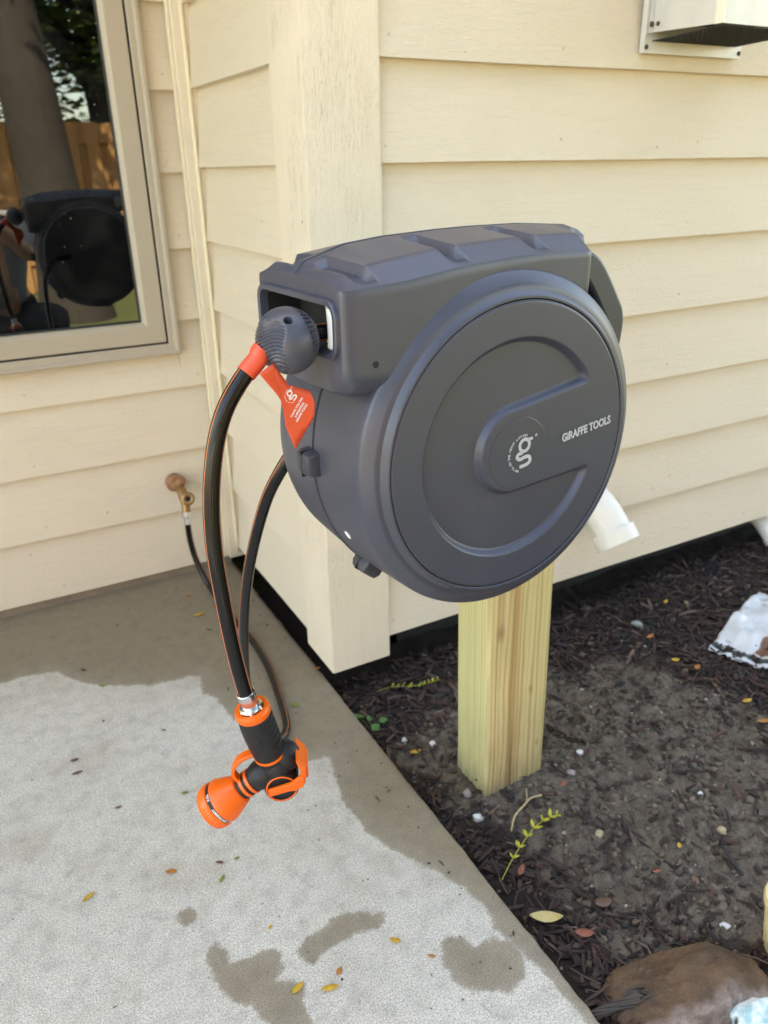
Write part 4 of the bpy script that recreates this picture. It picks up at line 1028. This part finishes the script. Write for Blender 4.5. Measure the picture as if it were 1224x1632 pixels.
vmk('plate_flange', join(box(1.372, 1.376, RY - .010, RY - .0056, 1.3205, 1.74), box(1.376, 1.668, RY - .009, RY - .0056, 1.3205, 1.3235)), M['vent'], pl, smooth=None)
hd_ = vmk('hood', ([(1.393, RY - .006, 1.358), (1.650, RY - .006, 1.358), (1.650, 1.205, 1.352), (1.393, 1.205, 1.352), (1.393, RY - .006, 1.70), (1.650, RY - .006, 1.70), (1.650, 1.205, 1.62), (1.393, 1.205, 1.62),
    (1.396, RY - .006, 1.358), (1.647, RY - .006, 1.358), (1.647, 1.208, 1.352), (1.396, 1.208, 1.352), (1.396, RY - .006, 1.69), (1.647, RY - .006, 1.69), (1.647, 1.208, 1.61), (1.396, 1.208, 1.61)],
    [(3, 2, 6, 7), (0, 3, 7, 4), (2, 1, 5, 6), (4, 7, 6, 5), (11, 15, 14, 10), (8, 12, 15, 11), (10, 14, 13, 9), (12, 13, 14, 15), (3, 11, 10, 2), (0, 8, 11, 3), (2, 10, 9, 1)]), M['vent'], smooth=None)
vmk('hood_corner', box(1.391, 1.397, 1.2015, 1.222, 1.3515, 1.615), M['vent_edge'], hd_, smooth=None, bevel=.001)
vmk('hood_flange', box(1.380, 1.3925, RY - .0095, RY - .0056, 1.356, 1.70), M['vent'], hd_, smooth=None, bevel=.0008)
sc_ = []
for i in range(22):
    x = 1.397 + i * .0119; sc_.append(tube([(x, 1.209, 1.349), (x, RY - .007, 1.343)], .0011, 5)[:2])
for i in range(16):
    y = 1.209 + i * .0112; sc_.append(tube([(1.396, y, 1.349 - i * .0004), (1.647, y, 1.349 - i * .0004)], .0011, 5)[:2])
vmk('insect_screen', join(*sc_), M['screen'], hd_, smooth=None)
vmk('damper', box(1.398, 1.646, 1.21, RY - .01, 1.375, 1.379), M['screen'], hd_, smooth=None)
for x, z in ((1.3775, 1.331), (1.666, 1.331)): vmk('screw', xf(lathe([(.0048, 0), (.0046, .002), (.003, .0032)], 12), frame((x, RY - .0055 if x > 1.4 else RY - .010, z), (0, -1, 0))), M['screen'], smooth=40)
vmk('screw', xf(lathe([(.0055, 0), (.0052, .002), (.003, .0032)], 12), frame((1.3865, RY - .0095, 1.372), (0, -1, 0))), M['rust'], smooth=40)
vmk('screw', xf(lathe([(.0045, 0), (.0042, .002), (.002, .003)], 12), frame((1.3928, RY - .022, 1.372), (-1, 0, 0))), M['rust'], smooth=40)

# ------------------------------------------------------------ things on the ground
def leaf_vf(l, wd, curl, cup, n=8):
    V, F = [], []
    for i in range(n + 1):
        t = i / n; x = (t - .5) * l; hw = wd / 2 * max(.04, math.sin(math.pi * min(1, t * .97 + .02)) ** .8); z = curl * l * (t - .5) ** 2 * 4 * .25
        for s in (-1, 0, 1): V.append((x, hw * s, z + cup * wd * abs(s)))
    for i in range(n):
        for q in range(2): F.append((i * 3 + q, i * 3 + 3 + q, i * 3 + 4 + q, i * 3 + 1 + q))
    return V, F
def leaf(x, y, z, l, wd, rz, col, label, group='fallen leaves', curl=.15, cup=.12, rx=0):
    o = mk('fallen_leaf', leaf_vf(l, wd, curl, cup), LEAF[col], smooth=180, loc=(x, y, z)); o.rotation_euler = (rx, 0, rz)
    s = o.modifiers.new('thick', 'SOLIDIFY'); s.thickness = .0004
    tag(o, label, 'leaf', group)
SL = [(-.010, 1.059, .024, .008, 1.0, 'yellow', 'yellow leaf on dry concrete, farthest left of the yellow ones'),
 (.125, 1.042, .020, .009, .1, 'orange', 'orange-brown leaf on dry concrete left below the nozzle head'),
 (.198, .984, .018, .006, 1.35, 'green', 'narrow yellow-green leaf on the concrete right of the orange-brown leaf'),
 (.234, 1.013, .010, .005, .6, 'green', 'tiny olive leaf on the concrete straight below the nozzle head'),
 (.197, 1.214, .014, .007, .2, 'green', 'olive leaf on the concrete just behind the nozzle head'),
 (.021, 1.377, .021, .008, .5, 'brown', 'curled brown leaf on dry concrete, nearer one of a left pair'),
 (.022, 1.419, .018, .008, .3, 'brown', 'curled brown leaf on dry concrete, farther one of a left pair'),
 (.075, 1.240, .013, .005, .4, 'brown', 'thin brown leaf on dry concrete between the left pair and the nozzle'),
 (.400, .737, .018, .009, -.3, 'yellow', 'bright yellow leaf on concrete right of the long wet streak'),
 (.436, .687, .013, .005, -.2, 'orange', 'small orange leaf on concrete left of the wet patch by the slab edge'),
 (.278, .717, .026, .010, .2, 'yellow', 'long yellow leaf right of the large wet patch at the bottom'),
 (.236, .740, .023, .010, .85, 'yellow', 'yellow-brown leaf lying on the large wet patch at the bottom'),
 (.301, .734, .014, .008, 1.2, 'orange', 'small orange-tan leaf above the long yellow leaf at the bottom'),
 (.237, .856, .010, .005, 1.3, 'yellow', 'tiny yellow leaf on concrete between the round and the long wet patch'),
 (.205, 1.019, .015, .006, -.1, 'brown', 'thin dark brown leaf on the concrete under the nozzle head'),
 (.121, 1.653, .020, .008, .0, 'green', 'green-yellow leaf on the edge of the big wet area at left'),
 (.489, 1.358, .020, .010, -.4, 'green', 'green leaf on wet concrete right of the hose bend'),
 (.410, 1.851, .030, .012, .5, 'yellow', 'yellow leaf on wet concrete beside the hose near the faucet'),
 (.414, 1.970, .018, .009, .2, 'orange', 'small orange leaf on wet concrete closest to the window wall'),
 (.589, 1.461, .018, .008, .6, 'orange', 'orange leaf at the slab edge under the short wall'),
 (.091, 1.742, .018, .008, -.4, 'brown', 'reddish brown leaf on the big wet area at left')]
for x, y, l, wd, rz, c, lab in SL: leaf(x, y, .0026, l, wd, rz - .5, c, lab, 'leaves fallen on the patio')
BLV = [(.659, 1.111, .024, .009, -.2, 'yellow', 'yellow-orange leaf in the mulch left of the timber post'),
 (.644, .665, .054, .019, -.55, 'pale', 'large pale yellow leaf lying near the slab edge'),
 (.666, .760, .026, .010, .6, 'red', 'red-brown leaf beside the fern sprig near the slab edge'),
 (.862, .880, .020, .008, .1, 'red', 'reddish leaf right of the timber post foot'),
 (1.410, 1.027, .022, .012, .3, 'orange', 'orange leaf in the mulch left of the white bag'),
 (1.384, 1.072, .020, .012, -.5, 'yellow', 'yellow leaf behind the orange one left of the white bag'),
 (1.777, 1.153, .030, .014, .1, 'yellow', 'yellow leaf in the mulch beyond the white bag'),
 (1.581, 1.287, .020, .010, .4, 'yellow', 'yellow leaf in the mulch right of the grey round stone'),
 (1.413, 1.183, .028, .010, .1, 'orange', 'orange leaf just below the grey round stone'),
 (.942, .659, .012, .008, .7, 'yellow', 'small yellow leaf on bare soil right of the fern sprig'),
 (.677, .611, .030, .014, -.6, 'red', 'red-brown leaf below the large pale yellow leaf'),
 (.745, .640, .030, .016, -.3, 'brown', 'brown bark-like leaf right of the large pale leaf'),
 (1.412, .885, .026, .010, -.2, 'yellow', 'yellow leaf near the right edge below the white bag'),
 (1.377, .816, .030, .010, -.4, 'orange', 'orange leaf at the right edge below the yellow one'),
 (.866, .639, .016, .006, -.3, 'red', 'small red leaf on bare soil above the brown rock')]
for x, y, l, wd, rz, c, lab in BLV: leaf(x, y, bed_z(x, y) + .015, l, wd, rz, c, lab, 'leaves fallen on the bed', .25, .2, .15)
def pebble(x, y, r, c, label, sx=1.0):
    rn = random.Random(int(x * 1e4 + y * 77)); n = 'stone_%d' % int(x * 1000)
    o = mk('stone', rockv(r, rn, (14, 9)), STONE[c], smooth=50, loc=(x, y, bed_z(x, y) + r * .4)); o.rotation_euler = (rn.uniform(-.3, .3), rn.uniform(-.3, .3), rn.uniform(0, 6)); o.scale = (1, sx, 1)
    tag(o, label, 'stone', 'loose stones in the bed')
STONE = {'white': simple('white_stone', (.62, .62, .60), .7, var=.15, bump=.5, bscale=120), 'grey': simple('grey_stone', (.26, .27, .25), .8, var=.25, bump=.6, bscale=90), 'tan': simple('tan_stone', (.38, .30, .19), .8, var=.3, bump=.6, bscale=120), 'pink': simple('pinkish_stone', (.27, .22, .21), .8, var=.3, bump=.5, bscale=120)}
for a in [(.677, .906, .010, 'white', 'bright white angular stone in front of the timber post'), (1.442, 1.251, .017, 'grey', 'round grey stone in the mulch below the right wall'),
 (.849, .761, .010, 'tan', 'tan stone on bare soil right of the fern sprig'), (1.052, .654, .010, 'tan', 'tan and white stone on bare soil above the brown rock'), (1.647, 1.268, .009, 'tan', 'pale speckled stone in the mulch under the right wall'),
 (.694, .967, .013, 'pink', 'pinkish stone against the foot of the timber post'), (.664, 1.165, .009, 'white', 'small white stone left of the timber post near the seedling'), (.712, 1.126, .009, 'white', 'small white stone close behind the yellow leaf by the post'),
 (.905, .905, .009, 'pink', 'pink-grey stone right of the timber post foot'), (.961, .939, .0075, 'white', 'small white stone farther right of the post foot'), (.890, .514, .008, 'white', 'small white stone just above the brown rock'),
 (1.086, .735, .007, 'white', 'white chip on bare soil near the right edge'), (.780, .948, .008, 'tan', 'flat tan stone touching the post front')]: pebble(*a)
# fern sprigs, seedling, twig
def sprig(name, pts, label, cat, n=9, ll=.020, m='fern', up=.02, base=None):
    P = catmull([(x, y, bed_z(x, y) + .008 + up * i / len(pts)) for i, (x, y) in enumerate(pts)], 6); o0 = P[0].copy()
    root = tag(empty(name, o0), label, cat)
    mk('stem', ([p - o0 for p in tube(P, .0009, 6)[0]], tube(P, .0009, 6)[1]), M[m], root)
    for i in range(n):
        t = .25 + .75 * i / (n - 1); p = P[int(t * (len(P) - 1))]; q = (P[min(len(P) - 1, int(t * (len(P) - 1)) + 1)] - P[max(0, int(t * (len(P) - 1)) - 1)]).normalized()
        for s in (-1, 1):
            ln = ll * (1 - .5 * abs(t - .6)) * random.uniform(.75, 1.1); ang = math.atan2(q.y, q.x) + s * random.uniform(.8, 1.15)
            v, f = leaf_vf(ln, ln * random.uniform(.32, .55), random.uniform(-.3, .9), random.uniform(.05, .5), 5); Mx = Matrix.Translation(p - o0) @ Matrix.Rotation(ang, 4, 'Z') @ Matrix.Rotation(-random.uniform(.1, .7), 4, 'Y') @ Matrix.Translation((ln / 2, 0, 0))
            lf = mk('leaflet', xf((v, f), Mx), M[m], root, smooth=180)
sprig('fern_sprig', [(.628, .764), (.665, .786), (.698, .802), (.741, .82), (.774, .824), (.794, .819)], 'yellow-green fern sprig lying on mulch in front of the timber post', 'plant', 7, .018)
sprig('fern_sprig', [(.705, 1.373), (.747, 1.369), (.777, 1.346), (.806, 1.32), (.842, 1.314)], 'thin yellow-green fern sprig under the corner post', 'plant', 10, .013, up=.012)
sd0 = tag(empty('seedling', (.62, 1.23, bed_z(.62, 1.23))), 'small green seedling at the slab edge left of the timber post', 'plant')
for i, (x, y, z, l, rz) in enumerate([(0, -.012, .022, .024, .3), (-.012, .045, .016, .030, 2.2), (.028, .004, .020, .020, -.4), (.006, .03, .014, .018, 1.0)]):
    mk('leaf', xf(leaf_vf(l, l * .75, .2, .12, 8), Matrix.Translation((x, y, z)) @ Matrix.Rotation(rz, 4, 'Z') @ Matrix.Rotation(.35, 4, 'X')), M['seedling'], sd0, smooth=180)
    mk('stem', tube([(0, 0, 0), (x * .5, y * .5, z * .8), (x, y, z)], .0008, 6)[:2], M['seedling'], sd0)
P = catmull([(x, y, bed_z(x, y) + h) for x, y, h in ((.812, .882, .010), (.785, .884, .013), (.764, .876, .016), (.734, .867, .012), (.708, .843, .010))], 5)
tw = mk('dry_twig', join(tube(P, [.0016 + .0010 * math.sin(i * 1.7) ** 2 for i in range(len(P))], 8)[:2], tube([P[8], P[8] + Vector((.012, .018, .012))], .001, 6)[:2]), M['twig']); tag(tw, 'pale dry twig on the soil in front of the timber post', 'twig')
# rock, root, painted stone
def rock_mat():
    n = NB('brown_rock'); n.set(Roughness=.6); v = n.coord(rnd=False); tc = n.n('TexCoord'); sp = n.n('SeparateXYZ'); n.l(tc.outputs['Object'], sp.inputs[0])
    a = n.noise(v, 16, 6, .65); b = n.noise(v, 70, 5, .7)
    brown = n.mix(n.ramp(a, [(.3, 0.0), (.7, 1.0)]), (.050, .026, .013), (.17, .095, .048)); pink = n.mix(n.ramp(b, [(.3, 0.0), (.7, 1.0)]), (.13, .095, .08), (.36, .28, .24))
    brk = n.ramp(n.math('ADD', n.math('MULTIPLY', sp.outputs[1], -9.0), n.math('ADD', n.math('MULTIPLY', n.noise(v, 9, 3), .9), -.16)), [(.40, 0.0), (.55, 1.0)])
    c = n.mix(brk, brown, pink); c = n.mix(n.math('MULTIPLY', n.ramp(b, [(.6, 0.0), (.8, 1.0)]), .5), c, (.33, .24, .21)); n.col(c)
    n.bump(n.math('ADD', a, n.math('MULTIPLY', b, .6)), 1.0, .012); return n.m
def big_rock():
    v, f = sphere(1, 64, 40); out = []
    for x, y, z in v:
        k = 1 + .16 * noise.noise((x * 1.4 + 3, y * 1.4, z * 1.4)) + .08 * noise.noise((x * 4, y * 4, z * 4 + 5)) + .03 * noise.noise((x * 10, y * 10, z * 10))
        px = .140 * x * k; py = .085 * y * k; pz = .062 * z * k
        pz *= 1 - .45 * sstep(.05, -.14, px)
        if py < -.03 + .01 * noise.noise((x * 6, 2, z * 6)): py = -.03 + (py + .03) * .35       # broken front face
        out.append((px, py, pz + .012))
    return out, f
rk = mk('rock', big_rock(), rock_mat(), smooth=55, loc=(.748, .452, -.050)); rk.rotation_euler = (0, 0, R_(-18))
tag(rk, 'brown weathered rock with a broken pinkish face at the bottom right', 'rock')
pts = [(.600, .506, -.022), (.615, .502, -.016), (.634, .496, -.011), (.652, .490, -.006), (.668, .486, .000)]
P = catmull(pts, 6)
def fibre(j):
    a0 = j * 2.4; rad = .0066 * math.sqrt((j % 13 + .6) / 13)
    return tube([p + Vector((0, math.cos(a0 + i * .13), math.sin(a0 + i * .13))) * rad * (1 + .3 * noise.noise((i * .3, j * 3.3, 0))) + Vector((noise.noise((j * 7.7, 1, 0)) * .008, 0, 0)) for i, p in enumerate(P)], [.0017 + .0007 * noise.noise((i * .5, j * 2.1, 4)) for i in range(len(P))], 6)[:2]
rt = mk('grey_root', join(*[fibre(j) for j in range(26)], *[tube(catmull([P[16], P[16] + Vector((.015, random.uniform(-.012, .012), .004)), P[16] + Vector((.04, random.uniform(-.018, .012), random.uniform(.0, .012)))], 4), .0011, 6)[:2] for _ in range(9)]), M['root'], smooth=50)
tag(rt, 'frayed grey piece of root lying against the brown rock', 'root')
def blue_mat():
    n = NB('painted_stone'); n.set(Roughness=.6); v = n.coord(rnd=False)
    c = n.mix(n.ramp(n.noise(v, 40, 4), [(.40, 0.0), (.55, 1.0)]), (.30, .50, .56), (.68, .76, .78)); c = n.mix(n.ramp(n.noise(v, 22, 2), [(.60, 0.0), (.66, 1.0)]), c, (.04, .05, .05)); n.col(c); n.bump(n.noise(v, 200, 3), .6, .002); return n.m
bsn = mk('painted_stone', rockv(.036, random.Random(5), (24, 14)), blue_mat(), smooth=50, loc=(.792, .378, .004)); bsn.scale = (1.0, .8, .9)
tag(bsn, 'pale blue painted stone in front of the brown rock', 'stone')
# pale yellow pot at the right edge
pm = simple('pale_yellow_glaze', (.66, .53, .27), .35, var=.08)
pot = tag(empty('flower_pot', (.948, .437, -.03)), 'pale yellow pot cut off by the right edge of the photo', 'pot')
mk('pot_wall', lathe([(.036, 0), (.040, .003), (.050, .08), (.050, .10), (.046, .10), (.036, .008), (.0, .006)], 64), pm, pot, smooth=40)
mk('pot_rim', lathe([(.049, .092), (.054, .093), (.055, .102), (.053, .107), (.047, .107), (.0455, .100)], 64, False), pm, pot, smooth=40)
mk('potting_soil', lathe([(.0, .088), (.02, .091), (.0465, .089)], 40, False), M['soil'], pot, smooth=180)
# crumpled bag
def bag():
    n = NB('bag_film'); n.set(Roughness=.38); v = n.coord(rnd=False)
    tc = n.n('TexCoord'); sp = n.n('SeparateXYZ'); n.l(tc.outputs['UV'], sp.inputs[0])
    st = n.ramp(sp.outputs[1], [(.035, 0.0), (.045, 1.0), (.085, 1.0), (.095, 0.0)])
    c = n.mix(st, (.60, .62, .64), (.02, .045, .04))
    bp = n.math('MULTIPLY', n.ramp(n.math('ADD', sp.outputs[0], n.math('MULTIPLY', n.noise(v, 18, 3), .12)), [(.42, 0.0), (.44, 1.0)]), n.ramp(n.math('ADD', sp.outputs[1], n.math('MULTIPLY', n.noise(v, 14, 3), .15)), [(.18, 0.0), (.2, 1.0), (.52, 1.0), (.56, 0.0)]))
    c = n.mix(bp, c, (.16, .065, .03))
    dt = n.math('MULTIPLY', n.ramp(n.noise(v, 26, 5, .7), [(.55, 0.0), (.7, 1.0)]), n.ramp(sp.outputs[1], [(.5, 0.0), (.7, .8)])); c = n.mix(dt, c, (.10, .08, .05)); n.col(c)
    n.bump(n.noise(v, 60, 4), .3, .004)
    A, B, Cc, D = Vector((1.500, 1.070, 0)), Vector((1.60, .845, 0)), Vector((2.05, .98, 0)), Vector((1.86, 1.20, 0)); V, F, UV = [], [], []; nu, nv = 40, 30
    for j in range(nv + 1):
        for i in range(nu + 1):
            a, b = i / nu, j / nv        # a along the front hem, b away from it
            p = (A * (1 - a) + B * a) * (1 - b) + (D * (1 - a) + Cc * a) * b
            h = .008 + .024 * sstep(0, .45, b) * (.65 + .35 * math.sin(a * 7 + b * 3)) + .016 * noise.noise((a * 6, b * 6, 1)) + .016 * abs(noise.noise((a * 9, b * 8, 4))) + .008 * abs(noise.noise((a * 22, b * 18, 2))) 
            h *= 1 - .6 * sstep(.8, 1, b); e = .012 * noise.noise((a * 9, b * 2, 3))
            V.append((p.x + e, p.y + e, bed_z(p.x, p.y) + max(.004, h))); UV.append((a, b))
    for j in range(nv):
        for i in range(nu): F.append((j * (nu + 1) + i, j * (nu + 1) + i + 1, (j + 1) * (nu + 1) + i + 1, (j + 1) * (nu + 1) + i))
    o = mk('plastic_bag', (V, F), n.m, smooth=50, uv=UV); s = o.modifiers.new('thick', 'SOLIDIFY'); s.thickness = .001
    tag(o, 'crumpled white plastic bag with a dark stripe and brown print', 'bag')
bag()

# ------------------------------------------------------------ yard behind the camera (seen in the window)
def fence():
    n = NB('cedar_fence'); n.set(Roughness=.8); v = n.coord((14, 14, 1)); a = n.noise(v, 4, 5, .6)
    n.col(n.mix(a, (.20, .095, .035), (.40, .21, .085))); n.bump(a, .4, .004); m = n.m
    root = tag(empty('fence', (-5, -5.75, -.15)), 'tall cedar picket fence across the yard, reflected in the window', 'fence')
    me0 = None; rn = random.Random(3)
    for i in range(86):
        back = i % 2
        if me0 is None:
            o = mk('picket', box(-.068, .068, -.009, .009, 0, 1.76), m, root, smooth=None); me0 = o.data
        else:
            o = bpy.data.objects.new('picket', me0); link(o, root)
        o.location = (i * .118, .05 if back else 0, rn.uniform(-.01, .01)); o.rotation_euler = (0, rn.gauss(0, .004), 0)
    for z in (.3, 1.0, 1.55): mk('rail', box(0, 10.1, .012, .040, z, z + .085), m, root, smooth=None)
    for i in range(5): mk('fence_post', box(i * 2.4 - .045, i * 2.4 + .045, .06, .15, -.2, 1.85), m, root, smooth=None)
fence()
BARK = simple('tree_bark', (.026, .020, .017), .9, var=.7, bump=1.0, bscale=18)
def foliage_mat():
    n = NB('tree_foliage'); n.set(Roughness=.5); v = n.coord(rnd=False); at = n.n('Attribute'); at.attribute_name = 'tint'
    n.col(at.outputs['Color']); n.b.inputs['Transmission Weight'].default_value = 0; return n.m
FOL = foliage_mat()
def tree(x, y, r0, h, crown_z, crown_r, nleaf, label, lean=(0, 0), seed=1, leafsize=.11):
    rn = random.Random(seed); root = tag(empty('tree', (x, y, -.16)), label, 'tree', 'trees beyond the yard')
    P = catmull([(0, 0, -.1), (lean[0] * .2, lean[1] * .2, h * .25), (lean[0] * .55, lean[1] * .55, h * .6), (lean[0], lean[1], h)], 6)
    tb = [tube(P, [r0 * (1.35 - .3 * min(1, i * .4) - .5 * i / len(P)) for i in range(len(P))], 20)[:2]]
    ctr = Vector((lean[0], lean[1], crown_z))
    clumps = []
    for k in range(16):
        d = Vector((rn.gauss(0, 1), rn.gauss(0, 1), rn.gauss(0, .6))).normalized(); tip = ctr + Vector((d.x * crown_r, d.y * crown_r, d.z * crown_r * .7)) * rn.uniform(.45, 1)
        s = P[int(len(P) * rn.uniform(.55, .98))]; tb.append(tube(catmull([s, (s + tip) / 2 + Vector((0, 0, .2)), tip], 4), [r0 * .28 * (1 - i / 10) + .012 for i in range(9)], 8)[:2]); clumps.append((tip, crown_r * rn.uniform(.28, .5)))
    mk('trunk', join(*tb), BARK, root, smooth=60)
    V, F, A = [], [], []
    for q in range(nleaf):
        c, r = rn.choice(clumps); d = Vector((rn.gauss(0, 1), rn.gauss(0, 1), rn.gauss(0, 1))).normalized() * r * rn.random() ** .45; p = c + d
        s = leafsize * rn.uniform(.5, 1.2); Mx = Matrix.Rotation(rn.uniform(0, 6.28), 3, 'Z') @ Matrix.Rotation(rn.uniform(-1.1, 1.1), 3, 'X'); b = len(V)
        for a in ((-s, 0, 0), (0, -s * .45, .02), (s, 0, 0), (0, s * .45, .02)): V.append(p + Mx @ Vector(a))
        F.append((b, b + 1, b + 2, b + 3)); k = rn.uniform(.6, 1.4); g = rn.random(); A += [(.045 * k + .03 * g, .085 * k + .02 * g, .018 * k, 1)] * 4
    o = mk('crown', (V, F), FOL, root, smooth=None); at = o.data.attributes.new('tint', 'FLOAT_COLOR', 'POINT'); at.data.foreach_set('color', [q for c in A for q in c])
tree(1.02, -3.75, .27, 5.5, 6.2, 2.6, 5000, 'thick-trunked tree in the yard, reflected in the window', (-.35, .1), 2)
tree(-1.2, -8.5, .20, 4.5, 4.2, 2.6, 7000, 'leafy tree behind the fence at the left of the reflection', (.3, 0), 3)
tree(2.4, -8.2, .18, 4.0, 3.6, 2.3, 7000, 'leafy tree behind the fence right of the thick trunk', (-.2, 0), 4)
tree(5.6, -8.8, .22, 5.0, 4.6, 2.7, 6000, 'leafy tree behind the fence at the far right', (.2, 0), 5)
tree(-5.4, -8.6, .22, 5.0, 4.4, 2.8, 6000, 'leafy tree behind the fence at the far left', (.1, 0), 6)
tree(4.6, -3.0, .20, 4.2, 4.0, 2.2, 7000, 'unseen leafy tree added right of the yard to block skylight', (-.1, 0), 9)  # out-of-view tree, added to cut skylight on the front faces
tree(.6, -10.5, .25, 5.0, 3.4, 3.0, 7000, 'dense tree farthest behind the fence', (.1, 0), 8)

# ------------------------------------------------------------ the photographer (seen dimly in the window)
def skinmesh(name, verts, edges, radii, m, parent=None, loc=None, sub=2):
    me = bpy.data.meshes.new(name); me.from_pydata(verts, edges, []); me.materials.append(m); o = bpy.data.objects.new(name, me)
    if loc: o.location = loc
    link(o, parent); s = o.modifiers.new('skin', 'SKIN'); s.use_smooth_shade = True
    for d, r in zip(me.skin_vertices[0].data, radii): d.radius = (r, r) if isinstance(r, (int, float)) else r
    me.skin_vertices[0].data[0].use_root = True
    q = o.modifiers.new('sub', 'SUBSURF'); q.levels = sub; q.render_levels = sub
    return o
def person():
    skin = simple('skin', (.50, .29, .21), .5, var=.06); shirt = simple('grey_shirt', (.20, .21, .23), .85, var=.12, bump=.3, bscale=60); jean = simple('dark_trousers', (.022, .024, .032), .85, var=.2, bump=.3, bscale=80); hair = simple('dark_hair', (.02, .014, .01), .6); shoe = simple('shoe', (.05, .05, .055), .7); ph = simple('phone_shell', (.05, .05, .055), .3)
    O = Vector((.24, -.46, 0)); root = tag(empty('person', O), 'person in grey shirt and dark trousers squatting with a raised phone, mirrored in the window', 'person')
    pc = CAM - FW * .03
    J = {'pel': (.24, -.58, .36), 'wst': (.23, -.55, .55), 'che': (.21, -.48, .78), 'nek': (.17, -.42, .955), 'hd': (.14, -.37, 1.06), 'top': (.13, -.36, 1.17),
         'ls': (.02, -.43, .88), 'le': (-.14, -.28, .82), 'lw': (-.10, -.09, 1.02), 'rs': (.38, -.46, .88), 're': (.40, -.26, .72), 'rw': (.13, -.10, 1.03),
         'lh': (.13, -.58, .35), 'lk': (.05, -.18, .44), 'la': (.07, -.36, .03), 'lt': (.04, -.18, -.0), 'rh': (.35, -.58, .35), 'rk': (.46, -.20, .44), 'ra': (.40, -.38, .03), 'rt': (.44, -.20, -.0)}
    ids = list(J); V = [Vector(J[k]) - O for k in ids]; ix = {k: i for i, k in enumerate(ids)}
    E = [('pel', 'wst'), ('wst', 'che'), ('che', 'nek'), ('nek', 'hd'), ('hd', 'top'), ('che', 'ls'), ('ls', 'le'), ('le', 'lw'), ('che', 'rs'), ('rs', 're'), ('re', 'rw'), ('pel', 'lh'), ('lh', 'lk'), ('lk', 'la'), ('la', 'lt'), ('pel', 'rh'), ('rh', 'rk'), ('rk', 'ra'), ('ra', 'rt')]
    R = dict(pel=.13, wst=.125, che=.14, nek=.055, hd=.085, top=.07, ls=.055, le=.042, lw=.03, rs=.055, re=.042, rw=.03, lh=.09, lk=.065, la=.042, lt=.035, rh=.09, rk=.065, ra=.042, rt=.035)
    skinmesh('body', V, [(ix[a], ix[b]) for a, b in E], [R[k] for k in ids], skin, root)
    def cloth(name, keys, grow, m, cut={}):
        W = [Vector(J[k]) - O for k in keys]; jx = {k: i for i, k in enumerate(keys)}
        for k, (a, t) in cut.items(): W[jx[k]] = (Vector(J[a]) * (1 - t) + Vector(J[k]) * t) - O
        skinmesh(name, W, [(jx[a], jx[b]) for a, b in E if a in jx and b in jx], [R[k] + grow for k in keys], m, root)
    cloth('shirt', ['pel', 'wst', 'che', 'ls', 'le', 'rs', 're'], .016, shirt, {'pel': ('wst', .7)})
    cloth('trousers', ['pel', 'lh', 'lk', 'la', 'rh', 'rk', 'ra'], .016, jean, {'la': ('lk', .85), 'ra': ('rk', .85)})
    h = Vector((.135, -.365, 1.13)) - O
    hv, hf = sphere(.112, 24, 16, .95, 1.0, 1.0); mk('hair', ([Vector(p) + h + Vector((0, -.018, .02)) for p in hv if True], [f for f in hf if max(hv[i][2] - .4 * hv[i][1] for i in f) > -.01 and min(hv[i][2] - .6 * hv[i][1] for i in f) > -.03]), hair, root, smooth=180)
    for s in (-1, 1):
        e = mk('eye', xf(sphere(.012, 12, 8), Matrix.Translation(h + Vector((s * .033, .082, -.02)))), simple('eye_white', (.6, .6, .58), .2), root)
        mk('ear', xf(sphere(.03, 12, 8, .35, .7, 1), Matrix.Translation(h + Vector((s * .088, .0, -.03)))), skin, root)
    mk('nose', xf(sphere(.017, 12, 8, .8, 1, 1.4), Matrix.Translation(h + Vector((0, .098, -.045)))), skin, root); mk('mouth', xf(sphere(.02, 12, 8, 1.2, .3, .3), Matrix.Translation(h + Vector((0, .078, -.085)))), simple('lips', (.35, .13, .11), .5), root)
    for k, s in (('lt', 'la'), ('rt', 'ra')):
        a, b = Vector(J[s]) - O, Vector(J[k]) - O; dd = (b - a).normalized(); mk('shoe', xf(sphere(1, 20, 12, .052, .14, .045), Matrix.Translation((a + b) / 2 + Vector((0, .02, -.0))) @ Matrix.Rotation(math.atan2(-dd.x, dd.y), 4, 'Z')), shoe, root)
    # hands: palm and five fingers closing on the phone edges
    for w_, side in (('lw', -1), ('rw', 1)):
        wr = Vector(J[w_]) - O; edge = pc - O + RT * side * .040 - FW * .012; palm = wr.lerp(edge, .55) 
        vs_ = [wr, palm]; ed = [(0, 1)]; rr = [.026, (.030, .016)]
        for f_ in range(4):
            hgt = -.030 + f_ * .019; L = (.9, 1.0, .95, .78)[f_]; k = palm.lerp(edge, .55) + UP * hgt + RT * side * .014; m1 = edge + UP * hgt + RT * side * .010 + FW * .004; tip = edge + UP * hgt - RT * side * .012 * L + FW * .008; b = len(vs_); vs_ += [k, m1, tip]; ed += [(1, b), (b, b + 1), (b + 1, b + 2)]; rr += [.0095, .0088, .0078]
        b = len(vs_); t1 = palm + UP * .012 - FW * .018; t2 = edge - FW * .022 + UP * .010 - RT * side * .006; t3 = edge - FW * .020 + UP * .018 - RT * side * .024; vs_ += [t1, t2, t3]; ed += [(1, b), (b, b + 1), (b + 1, b + 2)]; rr += [.011, .0098, .0085]
        skinmesh('hand', vs_, ed, rr, skin, root)
    p = tag(mk('phone', xf(box(-.036, .036, -.0745, .0745, -.004, .004), Matrix(((RT.x, UP.x, -FW.x, 0), (RT.y, UP.y, -FW.y, 0), (RT.z, UP.z, -FW.z, 0), (0, 0, 0, 1)))), ph, bevel=.004, loc=pc), 'dark phone held up by the person in the window reflection', 'phone')
person()
